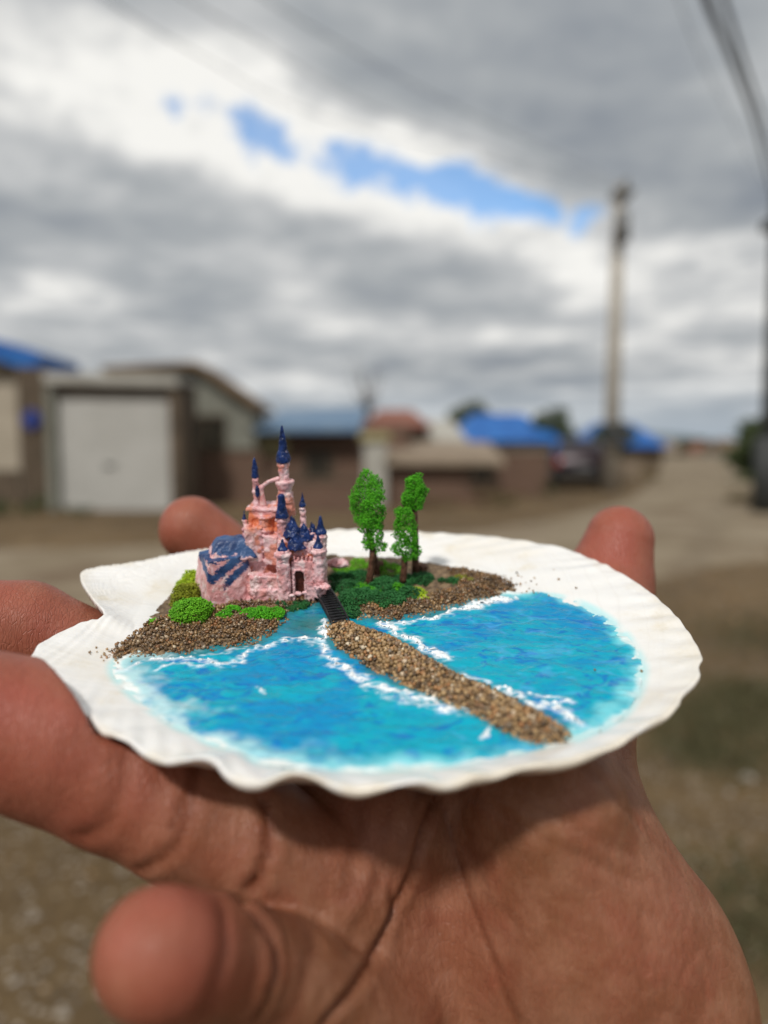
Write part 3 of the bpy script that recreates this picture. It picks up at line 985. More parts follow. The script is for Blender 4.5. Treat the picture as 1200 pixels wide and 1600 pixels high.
def shrub(px, py, w_, h_, label, seed, dry=False):
    x, y = gxy0(px, py)
    r = random.Random(seed)
    cs = [(r.uniform(-.5, .5) * w_, r.uniform(-.3, .3) * w_, r.uniform(.25, .7) * h_) for _ in range(7)]
    v, f, tn = leaf_cloud(cs, [h_ * r.uniform(.25, .42) for _ in cs], 900, h_ * .07, seed)
    o = link('shrub', mesh_np('shrub', v, f, M_DRYLEAF if dry else M_LEAFD, False, {'tone': tn}), loc=(x, y, 0))
    tag(o, label, 'shrub')
M_DRYLEAF = flock_mat('dry_leaves', (0.10, 0.075, 0.035), (0.16, 0.12, 0.06), (0.2, 0.16, 0.08))
def gxy0(px, py):
    r_ = ray(px, py); t_ = -CAM[2] / r_[2]
    return r_[0] * t_, t_
shrub(838, 772, .7, .5, 'small green shrub at the wall foot left of the parked car', 1)
shrub(775, 792, .8, .4, 'dry tan weeds at the corner of the brick outbuilding', 2, True)
shrub(690, 795, .9, .3, 'low dry weeds along the outbuilding wall', 3, True)
shrub(25, 806, .9, .4, 'dark green weeds at the foot of the beige house', 4)
shrub(120, 806, .5, .2, 'low weeds at the left foot of the garage door', 5)
shrub(1010, 752, 1.0, .4, 'dry weeds along the road right of the concrete pole', 6, True)
shrub(1165, 790, .7, .35, 'dry grass clump at the foot of the dark pole', 7, True)
# bare tree
D = 27
x = X(575, D); org = (x, D, 0)
t = tag(empty('bare_tree', org), 'leafless tree with thin upright branches above the red roof', 'tree')
m = MB().tube([(x, D, -.1), (x, D, 1.8), (x + .05, D, 2.6)], [.10, .08, .05], 8)
m.build('trunk', M_TRUNK, t, org, True)
m = MB()
rr = random.Random(5)
for i in range(26):
    a0 = Vector((x + rr.uniform(-.03, .03), D, rr.uniform(1.8, 2.6)))
    e = a0 + Vector((rr.uniform(-.75, .75), rr.uniform(-.5, .5), rr.uniform(.7, 1.9)))
    m.tube([tuple(a0), tuple((a0 + e) / 2 + Vector((rr.uniform(-.1, .1), 0, -.1))), tuple(e)], [.022, .014, .006], 5)
m.build('branches', M_TRUNK, t, org, True)

# ------------------------------------------------------------------ grass and stones on the ground
M_GRASS = flock_mat('dry_grass', (0.05, 0.052, 0.022), (0.085, 0.08, 0.035), (0.13, 0.11, 0.055))
def grass(spots, n, hgt, seed):
    r = np.random.default_rng(seed)
    pts = []
    for (x, y, rad, wgt) in spots:
        m_ = int(n * wgt)
        q_ = r.normal(size=(m_, 2)) * rad * .5
        pts.append(np.stack([x + q_[:, 0], y + q_[:, 1], np.zeros(m_)], 1))
    c = np.concatenate(pts); k_ = len(c)
    ang = r.uniform(0, 6.28, k_); lean = r.normal(size=(k_, 2)) * hgt * .5
    hh_ = hgt * r.uniform(.4, 1.2, k_)
    w_ = 0.0035
    d = np.stack([np.cos(ang) * w_, np.sin(ang) * w_, ang * 0], 1)
    tip = c + np.stack([lean[:, 0], lean[:, 1], hh_], 1)
    midp = c * .55 + tip * .45; midp[:, 2] += hh_ * .12
    v = np.stack([c - d, c + d, midp + d * .8, tip], 1).reshape(-1, 3)
    return v, np.arange(4 * k_).reshape(k_, 4), np.repeat(r.random(k_), 4)
def gxy(px, py):
    r_ = ray(px, py); t_ = -CAM[2] / r_[2]
    return r_[0] * t_, t_
gs = []
for px, py, rad, wgt in [(1130, 1130, .45, .30), (1185, 1090, .35, .2), (1110, 1190, .30, .2), (1160, 790, 1.6, .25), (1090, 850, .8, .1), (1240, 1000, .8, .25), (80, 800, .8, .1), (1190, 1400, .25, .12), (1175, 1480, .2, .08)]:
    x, y = gxy(px, py); gs.append((x, y, rad, wgt))
v, f, tn = grass(gs, 8000, 0.05, 8)
tag(link('grass', mesh_np('grass', v, f, M_GRASS, False, {'tone': tn})), 'short dull green grass tufts growing in the dirt on the right', None, None, 'stuff')

def pebble_meshes(mat, n=6, tone=False, seed=3, jit=.32):
    out = []
    rr_ = np.random.default_rng(seed)
    bm = bmesh.new(); bmesh.ops.create_icosphere(bm, subdivisions=1, radius=1)
    base_v = np.array([v.co[:] for v in bm.verts]); base_f = np.array([[v.index for v in f_.verts] for f_ in bm.faces]); bm.free()
    for i in range(n):
        sc_ = np.array([1, rr_.uniform(.7, 1), rr_.uniform(.55, .85)])
        vv = base_v * (1 + rr_.uniform(-jit, jit, (len(base_v), 1))) * sc_
        out.append((vv, base_f))
    return out
PEB = pebble_meshes(None)
def joined_pebbles(P_, S_, seed, mats):
    """positions, radii -> one mesh"""
    r = np.random.default_rng(seed)
    V = []; Fc = []; T_ = []; off = 0
    for p_, s_ in zip(P_, S_):
        vv, ff = PEB[r.integers(len(PEB))]
        q_ = r.normal(size=(3, 3)); Q, _ = np.linalg.qr(q_)
        V.append(vv @ Q * s_ + p_); Fc.append(ff + off); off += len(vv)
        T_.append(np.full(len(vv), r.random()))
    return mesh_np('pebbles', np.concatenate(V), np.concatenate(Fc), mats, False, {'tone': np.concatenate(T_)})
M_GSTONE = rough_mat('field_stone', (0.22, 0.19, 0.16), (0.36, 0.33, 0.28), 9, 0.85, 0.5, 0.01)
gst = [(1168, 1222, .035, 'pale grey stone lying in the dirt right of the palm'), (1140, 1245, .022, 'small stone beside the larger pale one right of the palm'), (30, 1350, .016, 'small grey stone on the gravel left of the little finger, upper'),
       (55, 1440, .020, 'pale stone on the gravel left of the little fingertip'), (25, 1540, .018, 'pale stone low at the left edge of the gravel'), (100, 1590, .016, 'small stone on the gravel below the little finger'), (1050, 1040, .035, 'brown stone on the dirt right of the shell'), (130, 1380, .014, 'small tan stone just under the ring finger')]
for i, (px, py, r_, lab) in enumerate(gst):
    x, y = gxy(px, py)
    vv, ff = PEB[i % 6]
    o = link('stone', mesh_np('stone', vv * r_, ff, M_GSTONE, True), loc=(x, y, r_ * .45))
    o.rotation_euler = (0, 0, i * 1.3)
    tag(o, lab, 'stone')
r = np.random.default_rng(21)
P_ = []; S_ = []
for i in range(3800):
    px = r.uniform(-150, 1350); py = 1600 - (r.random() ** .7) * 620
    x, y = gxy(px, py + r.uniform(0, 80)); s_ = r.uniform(.003, .009) * (1 if r.random() < .9 else 1.8)
    P_.append((x, y, s_ * .4)); S_.append(s_)
for i in range(1500):
    px = r.uniform(-150, 1350); py = r.uniform(780, 1000)
    x, y = gxy(px, py); s_ = r.uniform(.006, .02)
    P_.append((x, y, s_ * .4)); S_.append(s_)
gpm = stone_mat('ground_gravel', False)
tag(link('gravel', joined_pebbles(np.array(P_), S_, 5, gpm)), 'loose tan and grey gravel strewn over the dirt', None, None, 'stuff')

#@@FOREGROUND
# ================================================================== SHELL DIORAMA
# plane of the shell's rim, in millimetres from the camera: through two seen points
A_ = ray(600, 1228) * 85.0
B_ = ray(600, 832) * 180.0
EX = np.array([1.0, 0, 0])
EY = (B_ - A_); EY[0] = 0; EY /= np.linalg.norm(EY)
EZ = np.cross(EX, EY)
O_ = A_ * .5 + B_ * .5                                   # millimetres, camera-relative
FR = Matrix([[EX[i], EY[i], EZ[i], CAM[i] + O_[i] * .001] for i in range(3)] + [[0, 0, 0, 1]])


def on(px, py, w=0.0):
    """(u, v) mm in the shell's frame of the point seen at a pixel on the plane at height w"""
    r_ = ray(px, py)
    t_ = ((O_ + EZ * w) @ EZ) / (r_ @ EZ)
    q_ = r_ * t_[..., None] - O_
    return np.stack([q_ @ EX, q_ @ EY], -1)


def onv(px, py, v):
    """(u, w) of the point seen at a pixel on the upright plane at depth v of the shell's frame"""
    r_ = ray(px, py)
    t_ = ((O_ + EY * v) @ EY) / (r_ @ EY)
    q_ = r_ * t_ - O_
    return float(q_ @ EX), float(q_ @ EZ)


def at_frame(u, v, w):
    """matrix of the shell's frame moved to a base point given in mm"""
    return FR @ Matrix.Translation((u * .001, v * .001, w * .001))


def poly(pts, w):
    a_ = np.array(pts, float)
    return on(a_[:, 0], a_[:, 1], w)


WL = -2.2                                                # resin level
outline_px = [(127, 905), (136, 890), (200, 880), (262, 868), (330, 857), (400, 845), (480, 832), (540, 828), (620, 831), (700, 833), (760, 837), (810, 844), (860, 852), (905, 864),
              (945, 882), (985, 904), (1020, 928), (1050, 956), (1073, 984), (1088, 1008), (1096, 1027), (1090, 1040), (1091, 1058), (1070, 1078), (1061, 1088), (1058, 1102), (1040, 1119), (1005, 1133),
              (985, 1148), (962, 1164), (930, 1174), (890, 1186), (855, 1193), (820, 1198), (780, 1208), (742, 1211), (715, 1220), (688, 1225), (660, 1219), (630, 1220), (595, 1228), (555, 1231), (520, 1225),
              (495, 1212), (470, 1206), (440, 1211), (405, 1222), (375, 1218), (352, 1204), (338, 1188), (315, 1180), (285, 1184), (258, 1183), (230, 1174), (205, 1158), (180, 1146), (162, 1140), (140, 1118),
              (112, 1106), (80, 1075), (50, 1037), (58, 1012), (76, 997), (120, 975), (163, 960), (145, 935)]
op = poly(outline_px, 0.0)
CEN = np.array([0.0, 0.0])
CEN = poly([(575, 1010)], 0.0)[0]
TH = 1080
th = np.linspace(-math.pi, math.pi, TH, endpoint=False)


def polar_radius(pts, dense=True):
    pts = catmull(pts, 6, True) if dense else np.asarray(pts)
    d = pts - CEN
    a_ = np.arctan2(d[:, 1], d[:, 0]); r_ = np.hypot(d[:, 0], d[:, 1])
    o_ = np.argsort(a_); a_, r_ = a_[o_], r_[o_]
    a3 = np.concatenate([a_ - 2 * math.pi, a_, a_ + 2 * math.pi]); r3 = np.tile(r_, 3)
    return np.interp(th, a3, r3)


def smooth_ring(x_, sg):
    k_ = np.arange(-90, 91)
    g_ = np.exp(-(k_ / sg) ** 2 / 2); g_ /= g_.sum()
    return np.convolve(np.concatenate([x_[-90:], x_, x_[:90]]), g_, 'same')[90:-90]


rad = polar_radius(op)
rad_s = smooth_ring(rad, 26)
front = ss(-np.sin(th), 0.15, 0.55)                      # 1 along the near rim
rad_p = rad * (1 - front) + rad_s * front
cosw, sinw = np.cos(th), np.sin(th)
plan = CEN + np.stack([cosw, sinw], 1) * rad_p[:, None]
true = CEN + np.stack([cosw, sinw], 1) * rad[:, None]
# the true rim point's sight line, met at the smoothed point's distance: the scallops become ups and downs of the near rim
Pt = O_ + true[:, :1] * EX + true[:, 1:] * EY
Ps = O_ + plan[:, :1] * EX + plan[:, 1:] * EY
Pr = Pt * (Ps[:, 1] / Pt[:, 1])[:, None]
Pr = Pr * front[:, None] + Ps * (1 - front)[:, None]
rim = np.stack([(Pr - O_) @ EX, (Pr - O_) @ EY, (Pr - O_) @ EZ], 1)

water_px = [(176, 1048), (172, 1020), (215, 960), (290, 890), (400, 866), (520, 858), (640, 866), (740, 880), (805, 905), (860, 928), (925, 950), (972, 985), (1000, 1030), (1003, 1062), (985, 1105), (945, 1140),
            (890, 1160), (790, 1181), (690, 1200), (560, 1206), (480, 1201), (410, 1194), (340, 1166), (262, 1130), (210, 1090), (185, 1066)]
wp_ = poly(water_px, WL)
rw = smooth_ring(polar_radius(wp_) / rad_p, 10)
rw = np.clip(rw, .45, .93)
wat_px = [(176, 1048), (182, 1030), (230, 1012), (300, 985), (400, 950), (520, 925), (640, 925), (740, 925), (800, 925), (845, 926), (890, 936), (930, 952), (972, 985), (1000, 1030), (1003, 1062), (985, 1105), (945, 1140),
          (890, 1160), (790, 1181), (690, 1200), (560, 1206), (480, 1201), (410, 1194), (340, 1166), (262, 1130), (210, 1090), (185, 1066)]
WPs0 = poly(wat_px, WL)
WPs0 = catmull(WPs0, 5, True)
# umbo near the back left; ribs fan out from it
UMB = poly([(245, 890)], 0)[0]
NR = 72
rs = np.concatenate([np.linspace(0.05, .55, 12)[:-1], np.linspace(.55, 1, NR)])


def shell_top(t_idx, r_):
    """height of the inner face (mm) for ring index array and radius fraction"""
    w_ = rw[t_idx]
    k_ = (1 - r_) / (1 - w_)
    base_h = np.where(r_ > w_, WL * np.clip(k_, 0, 1) ** 1.15, WL - 1.0 * ss(w_ - r_, 0, .12))
    lift = np.clip((r_ - w_ * .96) / (1 - w_ * .96), 0, 1)
    return base_h, lift


TI, RI = np.meshgrid(np.arange(TH), np.arange(len(rs)), indexing='ij')
RR = rs[RI]
bh, lift = shell_top(TI, RR)
U = CEN[0] + (rim[TI, 0] - CEN[0]) * RR
V = CEN[1] + (rim[TI, 1] - CEN[1]) * RR
Wt = bh + rim[TI, 2] * lift ** 1.6
ang = np.arctan2(V - UMB[1], U - UMB[0])
ribs = np.sin(ang * 46 + 1.2) * .5 + .5 * np.sin(ang * 92)
side = ss(U, 12, 38) + ss(-U, 25, 45) * .6
Wt += lift * ribs * .12 * side * ss(RR, 1.0, .93) + lift * .08 * ribs * ss(RR, .5, .9)
Wt += .10 * np.sin(ang * 122 + 2 * vnoise(np.stack([ang * 9, ang * 0, ang * 0], -1), 4)) * ss(RR, .80, 1.0)
Wt += fbm(np.stack([U * .12, V * .12, U * 0], -1), 4, 3) * .18 * lift
nrim = fbm(np.stack([U * .5, V * .5, U * 0], -1), 9, 3)
Wt += nrim * .07 * ss(RR, .85, 1)
TOPV = np.stack([U, V, Wt], -1)
thick = 1.15 + .2 * fbm(np.stack([cosw * 9, sinw * 9, cosw * 0], -1), 2, 2)
# outer (under) side, ribbed more strongly
rs2 = np.array([1.0, .985, .95, .90, .84, .77, .69, .60, .50, .40, .30, .2, .1, .03])
T2, R2 = np.meshgrid(np.arange(TH), np.arange(len(rs2)), indexing='ij')
Q2 = rs2[R2]
U2 = CEN[0] + (rim[T2, 0] - CEN[0]) * Q2; V2 = CEN[1] + (rim[T2, 1] - CEN[1]) * Q2
W2 = rim[T2, 2] * Q2 ** 6 - thick[T2] - 11.5 * (1 - Q2 ** 2.3)
a2 = np.arctan2(V2 - UMB[1], U2 - UMB[0])
W2 += .45 * np.sin(a2 * 46 + 1.2) * np.clip(Q2 * 1.5 - .4, 0, 1)
U2[:, 0] += (U2[:, 0] - CEN[0]) * -.006; V2[:, 0] += (V2[:, 0] - CEN[1]) * -.006
BOTV = np.stack([U2, V2, W2], -1)
# a rounded lip between them
lipm = (TOPV[:, -1] + BOTV[:, 0]) / 2
out = np.stack([cosw, sinw, cosw * 0], -1)
lip = [TOPV[:, -1] + out * .22 - [0, 0, .12], lipm + out * .42, BOTV[:, 0] + out * .15 + [0, 0, .1]]
cols = [TOPV[:, i] for i in range(TOPV.shape[1])] + lip + [BOTV[:, i] for i in range(BOTV.shape[1])]
SV = np.stack(cols, 1)
nc = SV.shape[1]
kk = np.arange(TH * nc).reshape(TH, nc); nx_ = np.roll(kk, -1, 0)
sf = np.stack([kk[:, :-1], kk[:, 1:], nx_[:, 1:], nx_[:, :-1]], -1).reshape(-1, 4)[:, ::-1]
NTOP = len(rs)
la = np.zeros((TH, nc)); la[:, NTOP - 3:NTOP + 4] = 1; la[:, NTOP - 6:NTOP - 3] = .4
la *= (ss(fbm(np.stack([cosw * 6, sinw * 6, cosw * 0], -1), 6, 3), -.5, .6) * (.35 + .65 * front))[:, None]
ba = np.zeros((TH, nc))
dw = RR / rw[TI]
ba[:, :NTOP] = ss(signed(np.stack([U.ravel(), V.ravel()], 1), WPs0).reshape(U.shape), -1.6, .1) * .6
nz = fbm(np.stack([U * .25, V * .25, U * 0], -1), 31, 3)
ba[:, :NTOP] *= np.clip(.8 + nz, 0, 1)
SHELL_O = CEN
shell = link('scallop_shell', mesh_np('scallop_shell', (SV - [CEN[0], CEN[1], -8]).reshape(-1, 3) * .001, sf, M_SHELL, True, {'lip': la.ravel(), 'blue': ba.ravel()}), mat4=at_frame(CEN[0], CEN[1], -8))
tag(shell, 'large white scallop shell filled with blue resin sea, resting on the open hand', 'shell')

# ------------------------------------------------------------------ land
left_px = [(160, 1018), (190, 1000), (235, 970), (262, 940), (290, 905), (330, 885), (420, 872), (520, 868), (600, 872), (660, 876), (720, 886), (790, 900), (800, 912), (775, 930), (720, 946), (660, 958),
           (600, 966), (566, 962), (548, 950), (520, 945), (495, 944), (460, 950), (438, 968), (428, 988), (400, 1003), (350, 1010), (280, 1018), (200, 1026)]
cause_up = [(512, 968), (560, 973), (620, 996), (680, 1030), (740, 1062), (800, 1086), (850, 1112), (893, 1140)]
cause_lo = [(888, 1158), (830, 1160), (790, 1142), (750, 1118), (700, 1098), (650, 1075), (590, 1048), (530, 1012), (505, 985)]
LAND = poly(left_px, WL + .3)
CAUS = poly(cause_up + cause_lo, WL + .4)


def land_h(P):
    d = signed(P, LAND)
    n_ = fbm(p2(P[:, 0] * .35, P[:, 1] * .35), 12, 3)
    a_ = ss(d + n_ * 1.3, -0.6, 3.2) * (.95 + .35 * n_)
    back = ss(P[:, 1], 18, 34)                     # the bank rises against the shell's back wall
    return WL - .45 + a_ + np.where(d > -.5, back * 1.1 * ss(d, -.5, 3), 0)


def caus_h(P):
    d = signed(P, CAUS) - .45
    n_ = fbm(p2(P[:, 0] * .5, P[:, 1] * .5), 15, 3)
    return WL - .45 + ss(d + n_ * .4, -.5, 2.2) * 1.45


def grid_mesh(poly_, hfun, step, pad, keep):
    lo = poly_.min(0) - pad; hi = poly_.max(0) + pad
    us = np.arange(lo[0], hi[0], step); vs = np.arange(lo[1], hi[1], step)
    Ug, Vg = np.meshgrid(us, vs, indexing='ij')
    P = np.stack([Ug.ravel(), Vg.ravel()], 1)
    hgt = hfun(P)
    msk = keep(P).reshape(Ug.shape)
    i_ = np.arange(Ug.size).reshape(Ug.shape)
    q_ = np.stack([i_[:-1, :-1], i_[1:, :-1], i_[1:, 1:], i_[:-1, 1:]], -1).reshape(-1, 4)
    mk = (msk[:-1, :-1] & msk[1:, :-1] & msk[1:, 1:] & msk[:-1, 1:]).ravel()
    q_ = q_[mk]
    used = np.unique(q_); rm = np.full(Ug.size, -1); rm[used] = np.arange(len(used))
    return P[used], hgt[used], rm[q_]


org = np.array([LAND[:, 0].mean(), LAND[:, 1].mean(), WL])
P, hz_, q_ = grid_mesh(LAND, land_h, .35, 2.0, lambda P: signed(P, LAND) > -1.6)
hz_ = hz_ + .18 * fbm(p2(P[:, 0] * 1.6, P[:, 1] * 1.6), 44, 3)
shore = tag(empty('pebble_shore', mat4=at_frame(*org)), 'brown gravel island shore under the castle and the miniature trees', 'shore')
link('sand_bed', mesh_np('sand_bed', (np.column_stack([P, hz_]) - org) * .001, q_, M_SAND), shore)
org2 = np.array([CAUS[:, 0].mean(), CAUS[:, 1].mean(), WL])
P, hz_, q_ = grid_mesh(CAUS, caus_h, .35, 1.5, lambda P: signed(P, CAUS) > -1.0)
cway = tag(empty('gravel_causeway', mat4=at_frame(*org2)), 'tan gravel causeway crossing the blue sea from the black bridge to the near rim', 'causeway')
link('sand_bed', mesh_np('sand_bed', (np.column_stack([P, hz_]) - org2) * .001, q_, M_SAND), cway)

PEB_ME = []
for vv, ff in PEB:
    PEB_ME.append(mesh_np('pebble', vv * .001, ff, M_STONE, False))

PEB_WET = [mesh_np('wet_pebble', vv * .001, ff, M_STONE_W, False) for vv, ff in PEB]


def scatter_pebbles(parent, org_, polygon, hfun, n, size, seed, keep=None, layers=1.0, meshes=None, joined=None):
    r_ = np.random.default_rng(seed)
    lo = polygon.min(0); hi = polygon.max(0)
    pts = r_.uniform(lo - .5, hi + .5, (n * 6, 2))
    sd = signed(pts, polygon) + (.9 if meshes else .35) * fbm(p2(pts[:, 0] * .38, pts[:, 1] * .38), 66, 3)
    ok = sd > -.45
    if keep is not None:
        ok &= keep(pts)
    pts = pts[ok][:n]
    s_ = size * np.clip(np.exp(r_.normal(0, .42, len(pts))), .45, 1.75)
    # reject crowding
    order = np.argsort(-s_)
    pts = pts[order]; s_ = s_[order]
    acc = []
    for i in range(len(pts)):
        if acc:
            A = np.array(acc)
            if (np.hypot(*(pts[A] - pts[i]).T) < .95 * (s_[A] + s_[i]) * layers).any():
                continue
        acc.append(i)
    pts = pts[acc]; s_ = s_[acc]
    hz__ = hfun(pts) + s_ * .25 + r_.uniform(0, .35, len(pts))
    pos = np.column_stack([pts, hz__]) - org_
    k_ = 0
    near = np.argsort(-(s_ * 1.0 - pts[:, 1] * .004))
    solo = near[:300]; rest = near[300:]
    for i in solo:
        o = bpy.data.objects.new('pebble', (meshes or PEB_ME)[r_.integers(6)])
        C.objects.link(o); o.parent = parent
        o.location = pos[i] * .001
        o.rotation_euler = r_.uniform(0, 6.28, 3)
        o.scale = [s_[i]] * 3
    if len(rest):
        me = joined_pebbles(pos[rest] * .001, s_[rest] * .001, seed + 1, joined or M_STONE_S)
        tag(link('small_pebbles', me, parent), None, None, None, 'stuff')
    return pts, s_
scatter_pebbles(cway, org2, CAUS, caus_h, 9000, .29, 31, keep=lambda P: signed(P, CAUS) > .05, layers=.62)
bare = poly([(150, 1018), (190, 998), (240, 968), (300, 965), (350, 945), (430, 940), (470, 930), (500, 950), (470, 970), (432, 985), (405, 1005), (340, 1012), (200, 1030)], WL + .3)
bare2 = poly([(560, 945), (600, 948), (650, 935), (720, 920), (700, 895), (790, 895), (805, 912), (775, 932), (700, 950), (600, 970), (555, 965)], WL + .3)
scatter_pebbles(shore, org, LAND, land_h, 13000, .235, 33, keep=lambda P: (signed(P, bare) > -.3) | (signed(P, bare2) > -.3), layers=.68, meshes=PEB_WET, joined=M_STONE_WS)
# stray grains on the white shell
r_ = np.random.default_rng(6)
gr = np.concatenate([r_.normal((805, 905), (28, 9), (26, 2)), r_.normal((190, 1018), (26, 6), (26, 2)), np.array([(865, 892), (873, 905), (858, 925), (938, 1138), (1003, 1042), (900, 918), (285, 962), (240, 958), (150, 1010), (930, 1040), (140, 1018)])])
gp_ = poly(gr, -1.3)
dgr = gp_ - CEN
ti_ = ((np.arctan2(dgr[:, 1], dgr[:, 0]) + math.pi) / (2 * math.pi) * TH).astype(int) % TH
rf_ = np.hypot(dgr[:, 0], dgr[:, 1]) / rad_p[ti_]
hb_, _ = shell_top(ti_, rf_)
gpos = np.column_stack([gp_, np.maximum(hb_, WL) + .15]) - [CEN[0], CEN[1], -8]
tag(link('loose_grains', joined_pebbles(gpos * .001, r_.uniform(.12, .30, len(gpos)) * .001, 8, M_STONE_S), shell), None, None, None, 'stuff')

# ------------------------------------------------------------------ resin sea and foam
FOAM = [([(186, 1046), (225, 1033), (262, 1028), (300, 1030), (340, 1037), (372, 1030), (400, 1012), (440, 1000), (490, 997), (505, 1000)], 1.0, 1.0),
        ([(240, 1048), (262, 1036), (320, 1040), (345, 1042)], .7, .8), ([(300, 1020), (350, 1022), (395, 1008), (425, 1008)], .7, .7),
        ([(588, 976), (640, 973), (690, 960), (740, 947), (795, 938)], 1.0, 1.25), ([(735, 948), (775, 938), (802, 936)], 1.6, 1.2),
        ([(590, 975), (615, 984), (640, 998), (672, 1015), (695, 1028)], 1.5, 1.3), ([(665, 1030), (700, 1045), (730, 1058), (760, 1068), (790, 1075)], 1.1, .8), ([(690, 1050), (740, 1075), (790, 1095)], .8, .7),
        ([(785, 1072), (800, 1078)], 1.0, 1.6), ([(800, 1085), (850, 1105), (880, 1112), (898, 1135)], 1.7, 1.0), ([(868, 1100), (890, 1125), (900, 1138)], 1.0, 1.5), ([(840, 1085), (888, 1092), (876, 1110)], .8, .9),
        ([(495, 1000), (500, 1010), (518, 1030), (555, 1055), (590, 1072), (625, 1082), (665, 1096), (700, 1106), (745, 1108)], 1.5, 1.0), ([(505, 968), (512, 985), (500, 1000)], .9, 1.5), ([(515, 1040), (560, 1065), (600, 1078)], .8, .9),
        ([(560, 1070), (600, 1085), (680, 1110), (740, 1118)], .8, .7), ([(762, 1138), (758, 1150)], .7, 1.2), ([(402, 1076), (416, 1079)], .6, 1.1), ([(525, 1040), (540, 1043)], .7, 1.3), ([(668, 1092), (676, 1104), (700, 1110)], .9, 1.2),
        ([(200, 1075), (235, 1105), (275, 1130)], 1.2, .5)]


def foam_f(P):
    wq = P + .9 * np.stack([fbm(p2(P[:, 0] * .45, P[:, 1] * .45), 61, 3), fbm(p2(P[:, 0] * .45, P[:, 1] * .45), 77, 3)], 1)
    tot = np.zeros(len(P))
    for pts, wd, st in FOAM:
        pl_ = poly(pts, WL)
        d = seg_dist(wq, pl_)
        tot = np.maximum(tot, st * np.exp(-(d / (wd * .85)) ** 2))
    nn_ = fbm(p2(P[:, 0] * .8, P[:, 1] * 1.6), 91, 3)
    rid = 1 - np.abs(fbm(p2(P[:, 0] * .7, P[:, 1] * 1.2), 97, 2)) * 2.4
    return tot * (.68 + .40 * rid) + nn_ * .10 * (tot > .08)


WPs = WPs0
P, hz_, q_ = grid_mesh(WPs, lambda P: np.full(len(P), WL), .24, .6, lambda P: signed(P, WPs) > -.2)
rip = .16 * fbm(p2(P[:, 0] * .35, P[:, 1] * .6), 51, 3) + .05 * fbm(p2(P[:, 0] * 1.2, P[:, 1] * 1.5), 52, 2)
fm = foam_f(P)
dE = signed(P, WPs)
ne = fbm(p2(P[:, 0] * .22, P[:, 1] * .22), 53, 4)
edge = ss(dE + ne * 2.2, 4.0, .2) * .8
milkp = ss(dE + ne * 1.2, 1.3, -.3)
nearleft = ss(P[:, 0], 5, -35) * ss(P[:, 1], 0, -18)
milk2 = np.clip(milkp * .85 + nearleft * ss(dE + ne * 3.5, 6, 1) * .45, 0, 1)
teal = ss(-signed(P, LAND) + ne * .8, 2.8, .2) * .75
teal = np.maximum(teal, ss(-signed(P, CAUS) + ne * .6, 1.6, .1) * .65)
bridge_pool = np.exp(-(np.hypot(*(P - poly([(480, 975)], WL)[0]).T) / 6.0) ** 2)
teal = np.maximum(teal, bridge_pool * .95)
caus_mid = poly([(505, 985), (700, 1070), (880, 1150)], WL)
sw = ss(P[:, 0], -2, 12)
swirl = np.clip(.15 + sw, 0, 1)
hz_ = hz_ + rip + np.clip(fm, 0, 1) * .08
sea = link('resin_sea', mesh_np('resin_sea', (np.column_stack([P, hz_]) - [CEN[0], CEN[1], -8]) * .001, q_, M_WATER, True,
                                {'edge': edge, 'milk': milk2, 'teal': teal, 'foam': np.clip(ss(fm, .12, .95) * .85, 0, 1), 'swirl': swirl}), shell)
thick_f = fm > .74
mk = thick_f[q_].sum(1) >= 3
fq = q_[mk]
used = np.unique(fq); rm = np.full(len(P), -1); rm[used] = np.arange(len(used))
fz = hz_[used] + .02 + np.clip(fm[used] - .74, -.1, 1) * .75
link('foam', mesh_np('foam', (np.column_stack([P[used], fz]) - [CEN[0], CEN[1], -8]) * .001, rm[fq], M_FOAM), sea)

# ------------------------------------------------------------------ sculpted forms: signed distances in mm
def rod(P, a, b, r0, r1):
    a = np.array(a, float); b = np.array(b, float); ab = b - a
    t_ = np.clip(((P - a) @ ab) / (ab @ ab), 0, 1)
    return np.linalg.norm(P - (a + t_[..., None] * ab), axis=-1) - (r0 + (r1 - r0) * t_)
def ell(P, c, r_):
    r_ = np.array(r_, float)
    q__ = (P - np.array(c, float)) / r_
    k0 = np.linalg.norm(q__, axis=-1); k1 = np.linalg.norm(q__ / r_, axis=-1)
    return k0 * (k0 - 1) / np.maximum(k1, 1e-6)
def boxd(P, c, hsz, rz=0.0, rnd=.1):
    q__ = P - np.array(c, float)
    if rz:
        cs, sn = math.cos(rz), math.sin(rz)
        q__ = np.stack([q__[..., 0] * cs + q__[..., 1] * sn, -q__[..., 0] * sn + q__[..., 1] * cs, q__[..., 2]], -1)
    d_ = np.abs(q__) - (np.array(hsz, float) - rnd)
    return np.linalg.norm(np.maximum(d_, 0), axis=-1) + np.minimum(d_.max(-1), 0) - rnd
def lathe(P, c, prof):
    """solid of revolution about the upright through c; prof = [(z, r)...] rising; lower bound distance"""
    q__ = P - np.array(c, float)
    rr_ = np.hypot(q__[..., 0], q__[..., 1]); zz_ = q__[..., 2]
    zs = [p_[0] for p_ in prof]; rs_ = [p_[1] for p_ in prof]
    R_ = np.interp(zz_, zs, rs_)
    return np.maximum((rr_ - R_) * .8, np.maximum(zs[0] - zz_, zz_ - zs[-1]))
def smin(a, b, k_):
    h_ = np.clip(.5 + .5 * (b - a) / k_, 0, 1)
    return b + (a - b) * h_ - k_ * h_ * (1 - h_)


